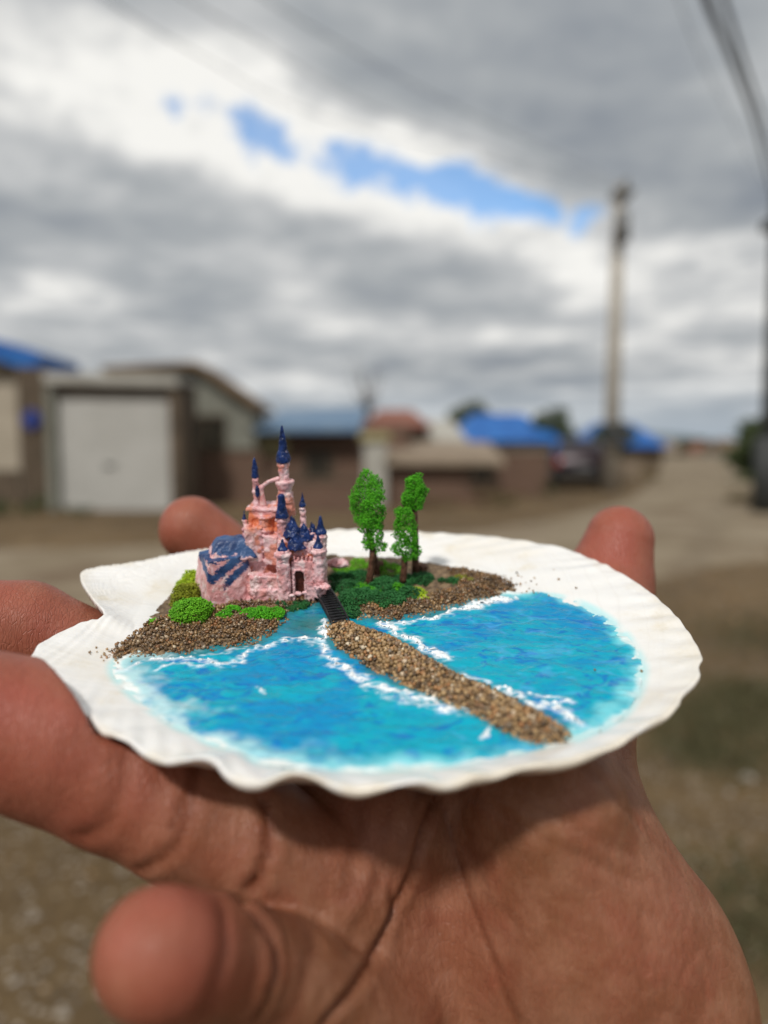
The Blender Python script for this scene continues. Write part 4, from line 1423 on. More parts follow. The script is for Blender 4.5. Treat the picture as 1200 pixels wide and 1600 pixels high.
def sculpt(name, fn, lo, hi, h_, mat, parent, org_, rough=.10, fr=1.2, seed=0, attrs=None, smooth=True):
    lo = np.array(lo, float) - 3 * h_; hi = np.array(hi, float) + 3 * h_
    axs = [np.arange(lo[i], hi[i] + h_, h_) for i in range(3)]
    G = np.stack(np.meshgrid(*axs, indexing='ij'), -1)
    f_ = fn(G)
    f_[0] = f_[-1] = 1; f_[:, 0] = f_[:, -1] = 1; f_[:, :, 0] = f_[:, :, -1] = 1
    if rough:
        f_ = f_ + rough * fbm(G * fr, seed, 3, .6)
    v_, q__ = surface_nets(f_, lo, h_)
    at_ = {k__: a_(v_) for k__, a_ in (attrs or {}).items()}
    return link(name, mesh_np(name, (v_ - org_) * .001, q__, mat, smooth, at_), parent)


# ------------------------------------------------------------------ the castle (a plain fairy-tale castle, hand painted)
VC = float(poly([(445, 935)], WL + 1.2)[0][1])             # depth of the castle's front
cu, cw = onv(420, 935, VC)
CORG = np.array([cu, VC + 4, WL + .8])
castle = tag(empty('miniature_castle', mat4=at_frame(*CORG)), 'pink miniature castle with navy blue pointed roofs on the shell island', 'castle')
def cz(px, py, dv):
    return onv(px, py, VC + dv)
def mmpp(dv):                                             # mm per pixel at that depth
    return cz(101, 800, dv)[0] - cz(100, 800, dv)[0]
ORANGE = lambda amt, sd: (lambda v_: np.clip(ss(fbm(v_ * .55, sd, 3), .0, .35) * amt, 0, 1))
NOBLUE = lambda v_: v_[:, 0] * 0
sd_ = [100]
def part_sculpt(name, fn, lo, hi, mat=M_PINK, rough=.16, fr=1.5, h_=.16, orange=.35, blue=None):
    sd_[0] += 7
    return sculpt(name, fn, lo, hi, h_, mat, castle, CORG, rough, fr, sd_[0], {'orange': ORANGE(orange, sd_[0]), 'blue': blue or NOBLUE} if mat is M_PINK else None)
def tower(px, py_top, py_roof, py_base, half, dv, half_roof=None, ring=None, orange=.3, name='tower', roof_prof=None, sink=0):
    """round tower: pixel column px; roof from py_roof up to py_top; half = half width in px"""
    mp = mmpp(dv)
    u0, zb = cz(px, py_base, dv); _, zr = cz(px, py_roof, dv); _, zt = cz(px, py_top, dv)
    zb -= sink
    r0 = half * mp; rr_ = (half_roof or half * 1.15) * mp
    c = (u0, VC + dv, 0)
    prof = [(zb, r0 * 1.12), (zb + (zr - zb) * .3, r0), (zr - r0 * 1.1, r0 * .95), (zr - r0 * .75, r0 * 1.18), (zr - r0 * .35, r0 * 1.22), (zr - r0 * .3, r0 * 1.0), (zr + .1, r0 * .92)]
    R_ = r0 * 1.4
    t_ = part_sculpt(name, lambda P: lathe(P, c, prof), (u0 - R_, VC + dv - R_, zb), (u0 + R_, VC + dv + R_, zr + .1), orange=orange, h_=.14 if r0 < 1.2 else .17)
    H_ = zt - zr
    rp = roof_prof or [(0, .95), (.07, 1.06), (.20, .92), (.33, .66), (.5, .52), (.7, .40), (.82, .26), (.86, .27), (.95, .20), (1.0, .04)]
    prof2 = [(zr + a_ * H_, max(rr_ * b_, .09)) for a_, b_ in rp]
    sd_[0] += 7
    rf = sculpt('roof', lambda P: lathe(P, c, prof2), (u0 - rr_ * 1.15, VC + dv - rr_ * 1.15, zr), (u0 + rr_ * 1.15, VC + dv + rr_ * 1.15, zt), .12, M_NAVY, t_, CORG, .07, 2.0, sd_[0])
    return t_, rf

# left: bulky hall in two stepped, flared tiers with rough blue roofing
def uw(px, py, dv):
    a_, b_ = cz(px, py, dv); return np.array([a_, VC + dv, b_])
mp3 = mmpp(2)
hc = uw(352, 905, 3.5)
zfloor = WL + .2
def hall_lo(P):
    z_ = P[..., 2]
    ztop = cz(350, 868, 3)[1]
    t_ = np.clip((z_ - zfloor) / (ztop - zfloor), 0, 1)
    fl = 1 - .26 * t_
    q__ = np.stack([(P[..., 0] - hc[0]) / fl, (P[..., 1] - hc[1]) / fl, z_], -1)
    k1_ = boxd(q__, (-.1, .3, (zfloor + ztop) / 2), (5.4, 4.6, (ztop - zfloor) / 2 + .2), .5, .25)
    cut = (q__[..., 0] * .75 - q__[..., 1] * .66) - 4.9
    return np.maximum(k1_, cut)
ztl = cz(350, 868, 3)[1]
def hall_blue(v_):
    n_ = fbm(v_ * np.array([.9, .9, 1.6]), 71, 3)
    t_ = (v_[:, 0] - hc[0]) / 4.6
    zm = lambda py: cz(352, py, 1)[1]
    fine_ = fbm(v_ * np.array([2.2, 2.2, 5.0]), 72, 3) * .45
    mid_ = np.interp(t_, [-1.1, -.75, -.3, .2, 1.1], [zm(871), zm(884), zm(899), zm(888), zm(866)]) + .3 * n_
    band = ss(np.abs(v_[:, 2] + fine_ - mid_) - 1.0 - .25 * n_, .12, -.12)
    m3 = np.interp(t_, [.1, .45, 1.1], [zm(908), zm(902), zm(884)]) + .25 * n_
    band3 = ss(np.abs(v_[:, 2] + fine_ - m3) - .95, .12, -.12) * ss(t_ + .2 * fine_, .12, .22)
    return np.clip(band + band3 + ss(v_[:, 2] + fine_, ztl - .35, ztl - .15), 0, 1)
part_sculpt('great_hall', hall_lo, (hc[0] - 6.8, hc[1] - 6.5, zfloor), (hc[0] + 6.8, hc[1] + 6.5, ztl + .5), rough=.16, fr=.7, h_=.17, orange=.12, blue=hall_blue)
hu = uw(362, 860, 5)
zu0 = ztl - .6; zu1 = cz(360, 838, 6)[1]
def hall_up(P):
    z_ = P[..., 2]
    t_ = np.clip((z_ - zu0) / (zu1 - zu0), 0, 1)
    q__ = np.stack([(P[..., 0] - hu[0]) / (1 - .45 * t_), (P[..., 1] - hu[1]) / (1 - .5 * t_), z_], -1)
    return boxd(q__, (0, 0, (zu0 + zu1) / 2), (4.9, 3.6, (zu1 - zu0) / 2), .25, .4)
def up_blue(v_):
    n_ = fbm(v_ * 1.1, 81, 3) * .5 + fbm(v_ * 3.4, 82, 2) * .3
    return ss(v_[:, 2] + n_ + .15 * (v_[:, 0] - hu[0]), zu0 + .9, zu0 + 1.15)
part_sculpt('hall_roof', hall_up, (hu[0] - 5.4, hu[1] - 4.4, zu0), (hu[0] + 5.4, hu[1] + 4.4, zu1), rough=.17, fr=.8, orange=.1, blue=up_blue)

# centre: keep in two blocks with ledges
kc = uw(421, 850, 8.2)
zk0 = zfloor; zk1 = cz(420, 832, 7)[1]; zk2 = cz(420, 790, 8.2)[1]
def keep_fn(P):
    tp = np.clip((P[..., 2] - zk1 + 3) / 9.0, 0, 1)
    Q = np.stack([kc[0] + (P[..., 0] - kc[0]) * (1 + .35 * tp), kc[1] + (P[..., 1] - kc[1]) * (1 + .25 * tp), P[..., 2]], -1)
    a_ = boxd(P, (kc[0] + .2, kc[1] + .2, (zk0 + zk1) / 2), (4.6, 3.8, (zk1 - zk0) / 2), .1, .4)
    b_ = boxd(Q, (kc[0], kc[1] + .3, (zk1 + zk2) / 2 - 1), (4.2, 3.2, (zk2 - zk1) / 2 + 1), -.12, .3)
    s1 = boxd(P, (kc[0] - 2.6, kc[1] - 3.2, zk1 - 1.5), (1.7, 1.5, 3.6), .2, .25)
    s2 = boxd(P, (kc[0] + 1.2, kc[1] - 3.6, zk1 - 2.6), (1.5, 1.3, 3.0), -.2, .25)
    c_ = lathe(P, (kc[0] - .3, kc[1] - 2.6, 0), [(zk1 - 2.5, 1.7), (zk1 + .6, 1.5), (zk1 + 1.1, 1.9), (zk1 + 1.5, 1.8), (zk1 + 1.6, 1.2), (zk1 + 3.4, 1.1), (zk1 + 3.6, 1.5), (zk1 + 3.9, 1.3)])
    l1 = boxd(P, (kc[0] - .2, kc[1] + .3, zk2 - .2), (3.5, 2.9, .32), -.12, .15)
    l2 = boxd(P, (kc[0], kc[1], zk1 + .1), (4.7, 3.9, .28), .1, .12)
    n1 = ell(P, (kc[0] - 2.6, kc[1] - 3.0, zk1 + 2.6), (.8, 1.1, 1.3)); n2 = ell(P, (kc[0] + 1.7, kc[1] - 3.1, zk1 + 2.4), (.7, 1.1, 1.5))
    d_ = np.minimum(np.minimum(smin(a_, b_, .3), np.minimum(s1, s2)), np.minimum(c_, np.minimum(l1, l2)))
    return np.maximum(d_, -np.minimum(n1, n2))
def keep_or(v_):
    n1 = np.exp(-((v_[:, 0] - kc[0] + 2.6) / 1.1) ** 2 - ((v_[:, 2] - zk1 - 2.6) / 1.7) ** 2) + np.exp(-((v_[:, 0] - kc[0] - 1.7) / 1.0) ** 2 - ((v_[:, 2] - zk1 - 2.4) / 1.8) ** 2)
    return np.clip(n1 * 1.2 + ss(fbm(v_ * .6, 5, 3), .05, .35) * .7, 0, 1)
sd_[0] += 7
sculpt('keep', keep_fn, (kc[0] - 5.4, kc[1] - 5.4, zk0), (kc[0] + 5.4, kc[1] + 4.6, zk2 + .4), .14, M_PINK, castle, CORG, .15, 1.3, 5, {'orange': keep_or, 'blue': NOBLUE})

# main tower: tall shaft, gallery ring, drum, spire
tower(446, 664, 722, 805, 8.0, 8.4, half_roof=10.8, orange=.6, sink=2)
mp6 = mmpp(8.4)
gu, gz = cz(445, 754, 8.4)
part_sculpt('gallery', lambda P: lathe(P, (gu, VC + 8.4, gz), [(-1.9, 9 * mp6), (-.5, 13.5 * mp6), (.0, 15 * mp6), (.35, 15 * mp6), (.5, 13.5 * mp6)]), (gu - 2.1, VC + 6.3, gz - 1.9), (gu + 2.1, VC + 10.5, gz + .5), orange=.2, rough=.08, h_=.13)
part_sculpt('tower_base', lambda P: lathe(P, (gu, VC + 8.4, 0), [(zk2 - 2, 15 * mp6), (zk2 + 1.2, 13 * mp6), (gz - 1.7, 10.5 * mp6)]), (gu - 2, VC + 6.2, zk2 - 2), (gu + 2, VC + 10.6, gz - 1.5), orange=.7, rough=.14, h_=.15)
# slender chimney-like pinnacle on the gallery
pu, pz0 = cz(433, 752, 5.4); _, pz1 = cz(433, 728, 5.4)
0 and part_sculpt('pinnacle', lambda P: lathe(P, (pu, VC + 5.4, 0), [(pz0, .38), (pz1 - .5, .36), (pz1 - .4, .5), (pz1, .46)]), (pu - .6, VC + 4.8, pz0), (pu + .6, VC + 6.0, pz1), rough=.05, h_=.1, orange=0)
# left slender turret and the stay that ties it to the tower
tower(401, 713, 747, 790, 5.0, 7.4, half_roof=5.6, orange=.3, sink=1, roof_prof=[(0, .9), (.08, 1.0), (.4, .85), (.75, .45), (.92, .22), (1, .05)])
s0 = uw(407, 762, 7.4); s1 = uw(420, 752, 7.6); s2 = uw(434, 748, 8.0); s3 = uw(411, 788, 7.4)
part_sculpt('stay', lambda P: smin(np.minimum(rod(P, s0, s1, .40, .36), rod(P, s1, s2, .36, .44)), rod(P, s3, s0, .70, .48), .4), np.minimum.reduce([s0, s1, s2, s3]) - .9, np.maximum.reduce([s0, s1, s2, s3]) + .9, rough=.06, h_=.11, orange=.25)
tu = uw(402, 768, 6.8)
sculpt('turret_band', lambda P: ell(P, tu, (.50, .45, 1.25)), tu - 1.4, tu + 1.4, .11, M_NAVY, castle, CORG, .06, 2, 3)
# stair turret with tall blue cap in front of the tower
tower(443, 772, 808, 862, 8.5, 4.2, half_roof=11.0, orange=.45, roof_prof=[(0, 1.05), (.12, .9), (.3, .72), (.7, .55), (.93, .48), (1.0, .3)])
# rough blue roof masses stepping down to the right
def roof_mass(pts, name='lower_roof'):
    cs = [(uw(px, py, dv), r0) for px, py, dv, r0 in pts]
    lo = np.min([c - r0 * 1.6 for c, r0 in cs], 0); hi = np.max([c + r0 * 1.6 for c, r0 in cs], 0)
    def fn(P):
        d_ = None
        for c, r0 in cs:
            e_ = lathe(P, c, [(-r0 * 1.1, r0 * 1.15), (-r0 * .4, r0 * .85), (r0 * .4, r0 * .42), (r0 * 1.3, .12)])
            d_ = e_ if d_ is None else np.minimum(d_, e_)
        return d_
    sd_[0] += 3
    return sculpt(name, fn, lo, hi, .14, M_NAVY, castle, CORG, .16, 1.7, sd_[0])
roof_mass([(457, 822, 3.2, 1.7), (462, 842, 2.2, 1.7), (475, 830, 3.4, 1.5), (490, 828, 4.6, 1.0)])
wc = uw(470, 868, 3.4)
part_sculpt('inner_ward', lambda P: np.minimum(boxd(P, wc + [0, .8, -1], (4.2, 2.2, 4.4), .05, .3), boxd(P, wc + [1.2, 1.5, 1.6], (2.0, 1.6, 3.0), .3, .3)), wc - [5.2, 3.2, 6], wc + [5.2, 4.4, 5], rough=.32, fr=1.3, orange=1.0)
tower(474, 770, 792, 828, 4.6, 5.5, half_roof=5.2, orange=.2, name='turret')
tower(488, 815, 828, 846, 4.0, 5.0, half_roof=4.6, orange=.5, name='turret')
tower(384, 798, 812, 848, 4.0, 6.2, half_roof=3.4, orange=.2, name='turret')
# gatehouse
tower(503, 806, 834, 906, 8.6, 3.6, half_roof=9.2, orange=.1, sink=1.5)
tower(499, 836, 856, 922, 10.2, 1.2, half_roof=8.0, orange=.08, sink=1.2)
tower(445, 843, 860, 944, 11.0, .4, half_roof=8.2, orange=.08, sink=1.2)
g0 = uw(473, 895, 1.2)
gm = mmpp(1.2)
zg0 = zfloor; zg1 = cz(473, 876, 1.2)[1]
def gate_fn(P):
    a_ = boxd(P, (g0[0], g0[1] + .4, (zg0 + zg1) / 2), (18 * gm, .95, (zg1 - zg0) / 2), 0, .12)
    for i in range(5):
        x_ = g0[0] + (i - 2) * 6.6 * gm
        a_ = np.minimum(a_, boxd(P, (x_, g0[1] + .0, zg1 + .25), (.24, .45, .55), .0, .08))
    zz0 = cz(468, 897, 1.2)[1]
    ru = cz(468, 897, 1.2)[0]
    hole = np.where(P[..., 2] > zz0, np.hypot(P[..., 0] - ru, P[..., 2] - zz0) - 7.4 * gm, np.abs(P[..., 0] - ru) - 7.4 * gm)
    hole = np.maximum(hole, (P[..., 1] - g0[1]) - .75)
    ringd = np.where(P[..., 2] > zz0, np.abs(np.hypot(P[..., 0] - ru, P[..., 2] - zz0) - 9.0 * gm) - .17, np.abs(np.abs(P[..., 0] - ru) - 9.0 * gm) - .17)
    ringd = np.maximum(ringd, np.abs(P[..., 1] - g0[1] + .55) - .2)
    ringd = np.maximum(ringd, zg0 - P[..., 2])
    return np.maximum(np.minimum(a_, ringd), -hole)
gate = part_sculpt('gatehouse', gate_fn, (g0[0] - 20 * gm, g0[1] - 1.2, zg0), (g0[0] + 20 * gm, g0[1] + 1.7, zg1 + .9), rough=.11, fr=2.0, h_=.12, orange=.1)
ru, zz0 = cz(468, 897, 1.2)
sculpt('gate_door', lambda P: np.maximum(boxd(P, (ru, g0[1] + .72, (zg0 + zz0) / 2 + .6), (8.2 * gm, .22, (zz0 - zg0) / 2 + 1.2), 0, .05), -1e3), (ru - 1.4, g0[1] + .3, zg0), (ru + 1.4, g0[1] + 1.2, zz0 + 1.8), .12, M_DARKHOLE, gate, CORG, .04, 3, 4)
# low outer wall between hall and gate, stepped
o0 = uw(415, 915, 1.0)
part_sculpt('outer_wall', lambda P: smin(boxd(P, o0 + [.2, .9, -1.0], (3.3, 1.2, 3.0), .06, .25), boxd(P, o0 + [.3, .5, -2.6], (2.7, 1.3, 1.9), .06, .25), .3), o0 - [4.2, 2, 5.5], o0 + [4.2, 3, 2.8], rough=.26, fr=1.2, orange=.25)
b0 = uw(398, 905, 2.4)
part_sculpt('buttress', lambda P: lathe(P, b0 * [1, 1, 0], [(zfloor, 1.9), (zfloor + 3, 1.5), (b0[2] + 1.2, 1.1)]), (b0[0] - 2.3, b0[1] - 2.3, zfloor), (b0[0] + 2.3, b0[1] + 2.3, b0[2] + 1.3), rough=.3, fr=1.2, orange=.3)
# painted lumps at the foot of the gate
for px, py, rr0, dv in ((466, 927, .55, -1.5), (476, 926, .5, -1.6), (456, 930, .5, -1.2), (508, 917, .85, -.6), (495, 919, .5, -1.0)):
    c = uw(px, py, dv)
    part_sculpt('plinth_lump', lambda P: ell(P, c, (rr0 * 1.2, rr0, rr0 * .8)), c - rr0 * 1.4, c + rr0 * 1.4, rough=.20, fr=2, h_=.12, orange=0)
c = uw(527, 880, 8.0)
rk = link('painted_rock', None) if False else None
def rock_part(c, rad3, name, mat, label, cat, seed, rough=.25):
    org_ = np.array([c[0], c[1], c[2] - rad3[2]])
    t_ = sculpt(name, lambda P: ell(P, c, rad3), c - np.array(rad3) * 1.3, c + np.array(rad3) * 1.3, .16, mat, None, org_, rough, 1.2, seed, {'orange': NOBLUE, 'blue': NOBLUE} if mat is M_PINK else None)
    t_.matrix_world = at_frame(*org_)
    return tag(t_, label, cat)
rock_part(c, (2.3, 1.4, 1.0), 'painted_rock', M_PINK, 'low pale pink painted rock behind the right gate tower', 'rock', 9)

# ------------------------------------------------------------------ black stair bridge
b_a = np.append(*[poly([(503, 922)], WL + 1.4)[0], [WL + 1.5]]); b_b = np.append(*[poly([(533, 976)], WL + .8)[0], [WL + 1.0]])
mid_b = (b_a + b_b) / 2
brg = tag(empty('black_bridge', mat4=at_frame(*mid_b)), 'small black ribbed bridge from the castle gate to the gravel causeway', 'bridge')
dirb = (b_b - b_a); Lb = np.linalg.norm(dirb); dirb /= Lb
sid = np.cross(dirb, [0, 0, 1]); sid /= np.linalg.norm(sid); upb = np.cross(sid, dirb)
MBr = Matrix(((*[sid[0], dirb[0], upb[0]], 0), (*[sid[1], dirb[1], upb[1]], 0), (*[sid[2], dirb[2], upb[2]], 0), (0, 0, 0, 1)))
HWB = 1.75
NPL = 15
plank = MB().box(-HWB * .001, HWB * .001, -.00013, .00013, -.0001, .00022, .00004)
pk = plank.build('plank', M_BLACK, brg)
for i in range(NPL):
    o = pk if i == 0 else pk.copy()
    if i: C.objects.link(o)
    t_ = -Lb / 2 + Lb * (i + .5) / NPL
    arch = .45 * (1 - (2 * t_ / Lb) ** 2)
    o.matrix_local = MBr @ Matrix.Translation((0, t_ * .001, arch * .001)) @ Matrix.Rotation(random.uniform(-.05, .05), 4, 'Z')
for s_ in (-1, 1):
    m = MB().tube([(s_ * HWB * .92 * .001, (-Lb / 2 + Lb * i / 10) * .001, (.45 * (1 - (2 * i / 10 - 1) ** 2) + .18) * .001) for i in range(11)], .00020, 6)
    m.build('side_rail', M_BLACK, brg, smooth=True).matrix_local = MBr
m = MB()
m.box(-HWB * .9 * .001, HWB * .9 * .001, -Lb / 2 * .001, Lb / 2 * .001, -.0006, -.00035)
m.build('deck', M_BLACK, brg).matrix_local = MBr


# ------------------------------------------------------------------ flock: crumbs of dyed foam
def crumbs(volume_fn, lo, hi, n, size, seed):
    """n little octahedra near the surface of a signed-distance volume"""
    r_ = np.random.default_rng(seed)
    pts = []
    while sum(map(len, pts)) < n:
        q__ = r_.uniform(lo, hi, (n * 3, 3))
        d_ = volume_fn(q__)
        pts.append(q__[(d_ < size * .6) & (d_ > -size * 5)])
    c = np.concatenate(pts)[:n]
    oct_v = np.array([(1, 0, 0), (-1, 0, 0), (0, 1, 0), (0, -1, 0), (0, 0, 1), (0, 0, -1)], float)
    oct_f = np.array([(0, 2, 4), (2, 1, 4), (1, 3, 4), (3, 0, 4), (2, 0, 5), (1, 2, 5), (3, 1, 5), (0, 3, 5)])
    s_ = size * r_.uniform(.5, 1.35, (n, 1, 1))
    A = r_.normal(size=(n, 3, 3)); Q, _ = np.linalg.qr(A)
    V_ = np.einsum('vk,nkj->nvj', oct_v, Q) * (s_ * r_.uniform(.6, 1.3, (n, 6, 1))) + c[:, None]
    F_ = (oct_f[None] + (np.arange(n) * 6)[:, None, None]).reshape(-1, 3)
    return V_.reshape(-1, 3), F_, np.repeat(r_.random(n), 6)


def mini_tree(base_px, trunk_top_py, lobes, dv_v, label, seed, lean=0.0, n=3200):
    """lobes: (px, py, half width px) at the tree's depth"""
    pb_ = poly([base_px], WL + 1.2)[0] if dv_v is None else None
    v_ = float(pb_[1]) if dv_v is None else dv_v
    def q3(px, py):
        a_, b_ = onv(px, py, v_); return np.array([a_, v_, b_])
    b3 = q3(*base_px); b3[2] = min(b3[2], WL + 1.6)
    t_ = tag(empty('miniature_tree', mat4=at_frame(*b3)), label, 'miniature tree')
    t3 = q3(lobes[0][0], trunk_top_py)
    m_ = (b3 + t3) / 2 + [.12, 0, 0]
    mpx = (onv(201, 900, v_)[0] - onv(200, 900, v_)[0])
    rt = 4.9 * mpx
    m = MB()
    for i in range(7):                       # a trunk of twisted wire strands
        ph = i / 7 * 6.283
        pts = []
        for k_ in range(9):
            f_ = k_ / 8; base_ = b3 * (1 - f_) + t3 * f_ + np.array([.15 * math.sin(f_ * 3.1), 0, 0])
            aa = ph + f_ * 3.0
            pts.append(tuple((base_ + np.array([math.cos(aa), math.sin(aa), 0]) * rt * .55 - b3) * .001))
        m.tube(pts, [rt * .00055 * (1.15 - .35 * k_ / 8) for k_ in range(9)], 6)
    m.build('trunk', M_BARK, t_, smooth=True)
    L_ = [(q3(px, py), hw * mpx) for px, py, hw in lobes]
    r_ = np.random.default_rng(seed)
    extra = []
    for c, rr0 in L_:
        for _ in range(5):
            d_ = r_.normal(size=3); d_ /= np.linalg.norm(d_)
            extra.append((c + d_ * rr0 * .62, rr0 * r_.uniform(.36, .55)))
    L2 = [(c, rr0 * .80) for c, rr0 in L_] + extra
    def fn(P):
        d_ = np.full(P.shape[:-1], 1e3)
        for c, rr0 in L2:
            d_ = np.minimum(d_, np.linalg.norm(P - c, axis=-1) - rr0)
        return d_ + .55 * fbm(P * .75, seed, 3)
    lo = np.min([c - rr0 * 1.3 for c, rr0 in L2], 0); hi = np.max([c + rr0 * 1.3 for c, rr0 in L2], 0)
    V_, F_, tn = crumbs(fn, lo, hi, n, .17, seed)
    link('crown', mesh_np('crown', (V_ - b3) * .001, F_, M_FLOCK, False, {'tone': tn}), t_)
    return t_
vt = float(poly([(576, 912)], WL + 1.2)[0][1])
mini_tree((576, 912), 858, [(582, 795, 20), (581, 815, 21), (585, 835, 19), (580, 850, 15), (592, 852, 14), (588, 778, 14)], vt, 'miniature green tree nearest the castle, in front of its pair', 11)
vt2 = vt + 4.5
mini_tree((589, 893), 830, [(575, 752, 17), (566, 770, 20), (560, 790, 17), (570, 805, 17), (582, 765, 17), (572, 743, 10)], vt2, 'miniature green tree standing behind the one nearest the castle', 12)
mini_tree((629, 908), 868, [(632, 808, 17), (633, 830, 20), (632, 850, 19), (640, 860, 16), (625, 835, 14)], vt + .6, 'shorter miniature green tree in the right pair, in front', 13)
mini_tree((649, 893), 790, [(647, 755, 16), (645, 772, 17), (650, 785, 14), (640, 786, 12), (655, 765, 13)], vt2 + .3, 'taller thin miniature tree at the right, rear of its pair', 14)
rock_part(np.array([*poly([(590, 885)], WL + 2)[0], WL + 2.0]), (1.3, 1.1, 1.5), 'dark_rock', M_BARK, 'small dark brown rock behind the trunk nearest the castle', 'rock', 19)
rock_part(np.array([*poly([(659, 886)], WL + 2)[0], WL + 1.6]), (1.2, 1.0, 1.2), 'dark_rock', M_BARK, 'small dark brown rock at the foot of the rightmost tree', 'rock', 23)


def moss(blobs, mat, label, seed, n=2600, size=.18, name='moss_clump', flat=.62):
    """blobs: (px, py, half width px)"""
    L_ = []
    for px, py, hw in blobs:
        p_ = poly([(px, py)], WL + 1.2)[0]
        sc_ = poly([(px + 1, py)], WL + 1.2)[0][0] - p_[0]
        hgt_ = float(land_h(p_[None])[0])
        L_.append((np.array([p_[0], p_[1], max(hgt_, WL) + .1 + (hw * sc_ * .35 if flat > .8 else 0)]), hw * sc_))
    o3 = L_[0][0].copy()
    def fn(P):
        d_ = np.full(P.shape[:-1], 1e3)
        for c, rr0 in L_:
            d_ = np.minimum(d_, np.linalg.norm((P - c) / [1, 1, flat], axis=-1) - rr0)
        return d_ + .45 * fbm(P * .8, seed, 3)
    lo = np.min([c - rr0 * 1.2 for c, rr0 in L_], 0); hi = np.max([c + rr0 * 1.2 for c, rr0 in L_], 0)
    lo[2] = max(lo[2], WL - .3)
    V_, F_, tn = crumbs(fn, lo, hi, n, size, seed)
    o = link(name, mesh_np(name, (V_ - o3) * .001, F_, mat, False, {'tone': tn}), mat4=at_frame(*o3))
    return tag(o, label, 'moss')
moss([(300, 962, 27), (283, 960, 17), (316, 955, 17)], M_MOSS_B, 'bright green moss mound on the gravel left of the castle', 41, 5200, flat=.85)
moss([(292, 935, 22), (308, 926, 16), (282, 940, 14)], M_MOSS_O, 'olive moss mound between the bright green and the yellow ones', 42, 3000, flat=.9)
moss([(302, 908, 17), (290, 915, 15), (315, 903, 11)], M_MOSS_Y, 'yellow green moss mound against the left side of the castle', 43, 2600, flat=.9)
moss([(410, 957, 22), (432, 955, 14), (385, 952, 12)], M_FLOCK, 'deep green moss patch at the foot of the castle wall', 44, 3200, flat=.6)
moss([(242, 968, 7)], M_MOSS_B, 'tiny green moss tuft at the left end of the gravel', 45, 300)
moss([(540, 915, 26), (555, 935, 26), (545, 950, 18), (575, 930, 28), (610, 935, 26), (530, 900, 18), (600, 915, 26), (640, 925, 20), (560, 900, 22), (630, 905, 20), (660, 902, 20)], M_MOSS_D, 'wide dark green moss carpet around the miniature trees', 46, 15000, .20, 'moss_carpet', .55)
moss([(610, 893, 22), (590, 886, 18), (560, 884, 14)], M_MOSS_B, 'light green moss behind the left pair of trees', 47, 1800, flat=.6)
moss([(652, 922, 14), (660, 930, 11)], M_MOSS_Y, 'yellow green moss spot right of the tree trunks', 48, 900, flat=.5)
moss([(708, 905, 10), (690, 905, 8)], M_MOSS_D, 'small dark green moss spot on the right gravel', 49, 600, flat=.6)

moss([(470, 938, 13), (455, 944, 11), (440, 942, 9)], M_MOSS_D, 'dark green moss at the foot of the left gate tower', 50, 1500, .17, flat=.5)
moss([(350, 958, 12), (362, 950, 11)], M_FLOCK, 'green moss spot below the great hall wall', 51, 1200, flat=.55)
moss([(545, 893, 13), (530, 889, 10)], M_MOSS_B, 'light green moss beside the low pink rock', 52, 1200, flat=.6)
moss([(585, 925, 15), (565, 918, 13), (622, 918, 12)], M_FLOCK, 'brighter green moss between the two tree trunks', 53, 1800, flat=.75)
moss([(720, 900, 9), (735, 903, 7)], M_MOSS_O, 'olive moss speck at the right end of the gravel', 54, 500, flat=.5)
#@@HAND
# ================================================================== HAND
def H(px, py, D):
    """mm, camera-relative, D mm ahead"""
    return ray(px, py) * D
palmrods = []
FING = {}
FING['index'] = [(H(700, 1250, 122), 9.5), (H(520, 1080, 158), 9.6), (H(400, 905, 190), 8.6), (H(300, 826, 186), 8.3)]
FING['middle'] = [(H(600, 1300, 114), 9.5), (H(360, 1165, 134), 9.6), (H(150, 1035, 142), 9.2), (H(40, 985, 139), 9.3), (H(-60, 975, 134), 8.6)]
FING['ring'] = [(H(520, 1390, 108), 9.8), (H(400, 1318, 106), 9.5), (H(285, 1268, 105), 9.7), (H(190, 1212, 105), 10.5), (H(80, 1155, 103), 10.9), (H(-60, 1120, 99), 9.6)]
FING['little'] = [(H(590, 1600, 104), 8.8), (H(450, 1535, 94), 8.1), (H(350, 1500, 84), 7.1), (H(248, 1488, 73), 6.5)]
FING['thumb'] = [(H(905, 1430, 116), 15), (H(890, 1180, 134), 11.5), (H(930, 1010, 160), 11.0), (H(948, 915, 173), 10.6), (H(968, 842, 175), 8.0)]
KU = {'index': 6, 'middle': 6, 'ring': 5, 'little': 5, 'thumb': 12}
WR = H(790, 2050, 122)
ELB = np.array([230.0, -60.0, -420.0])


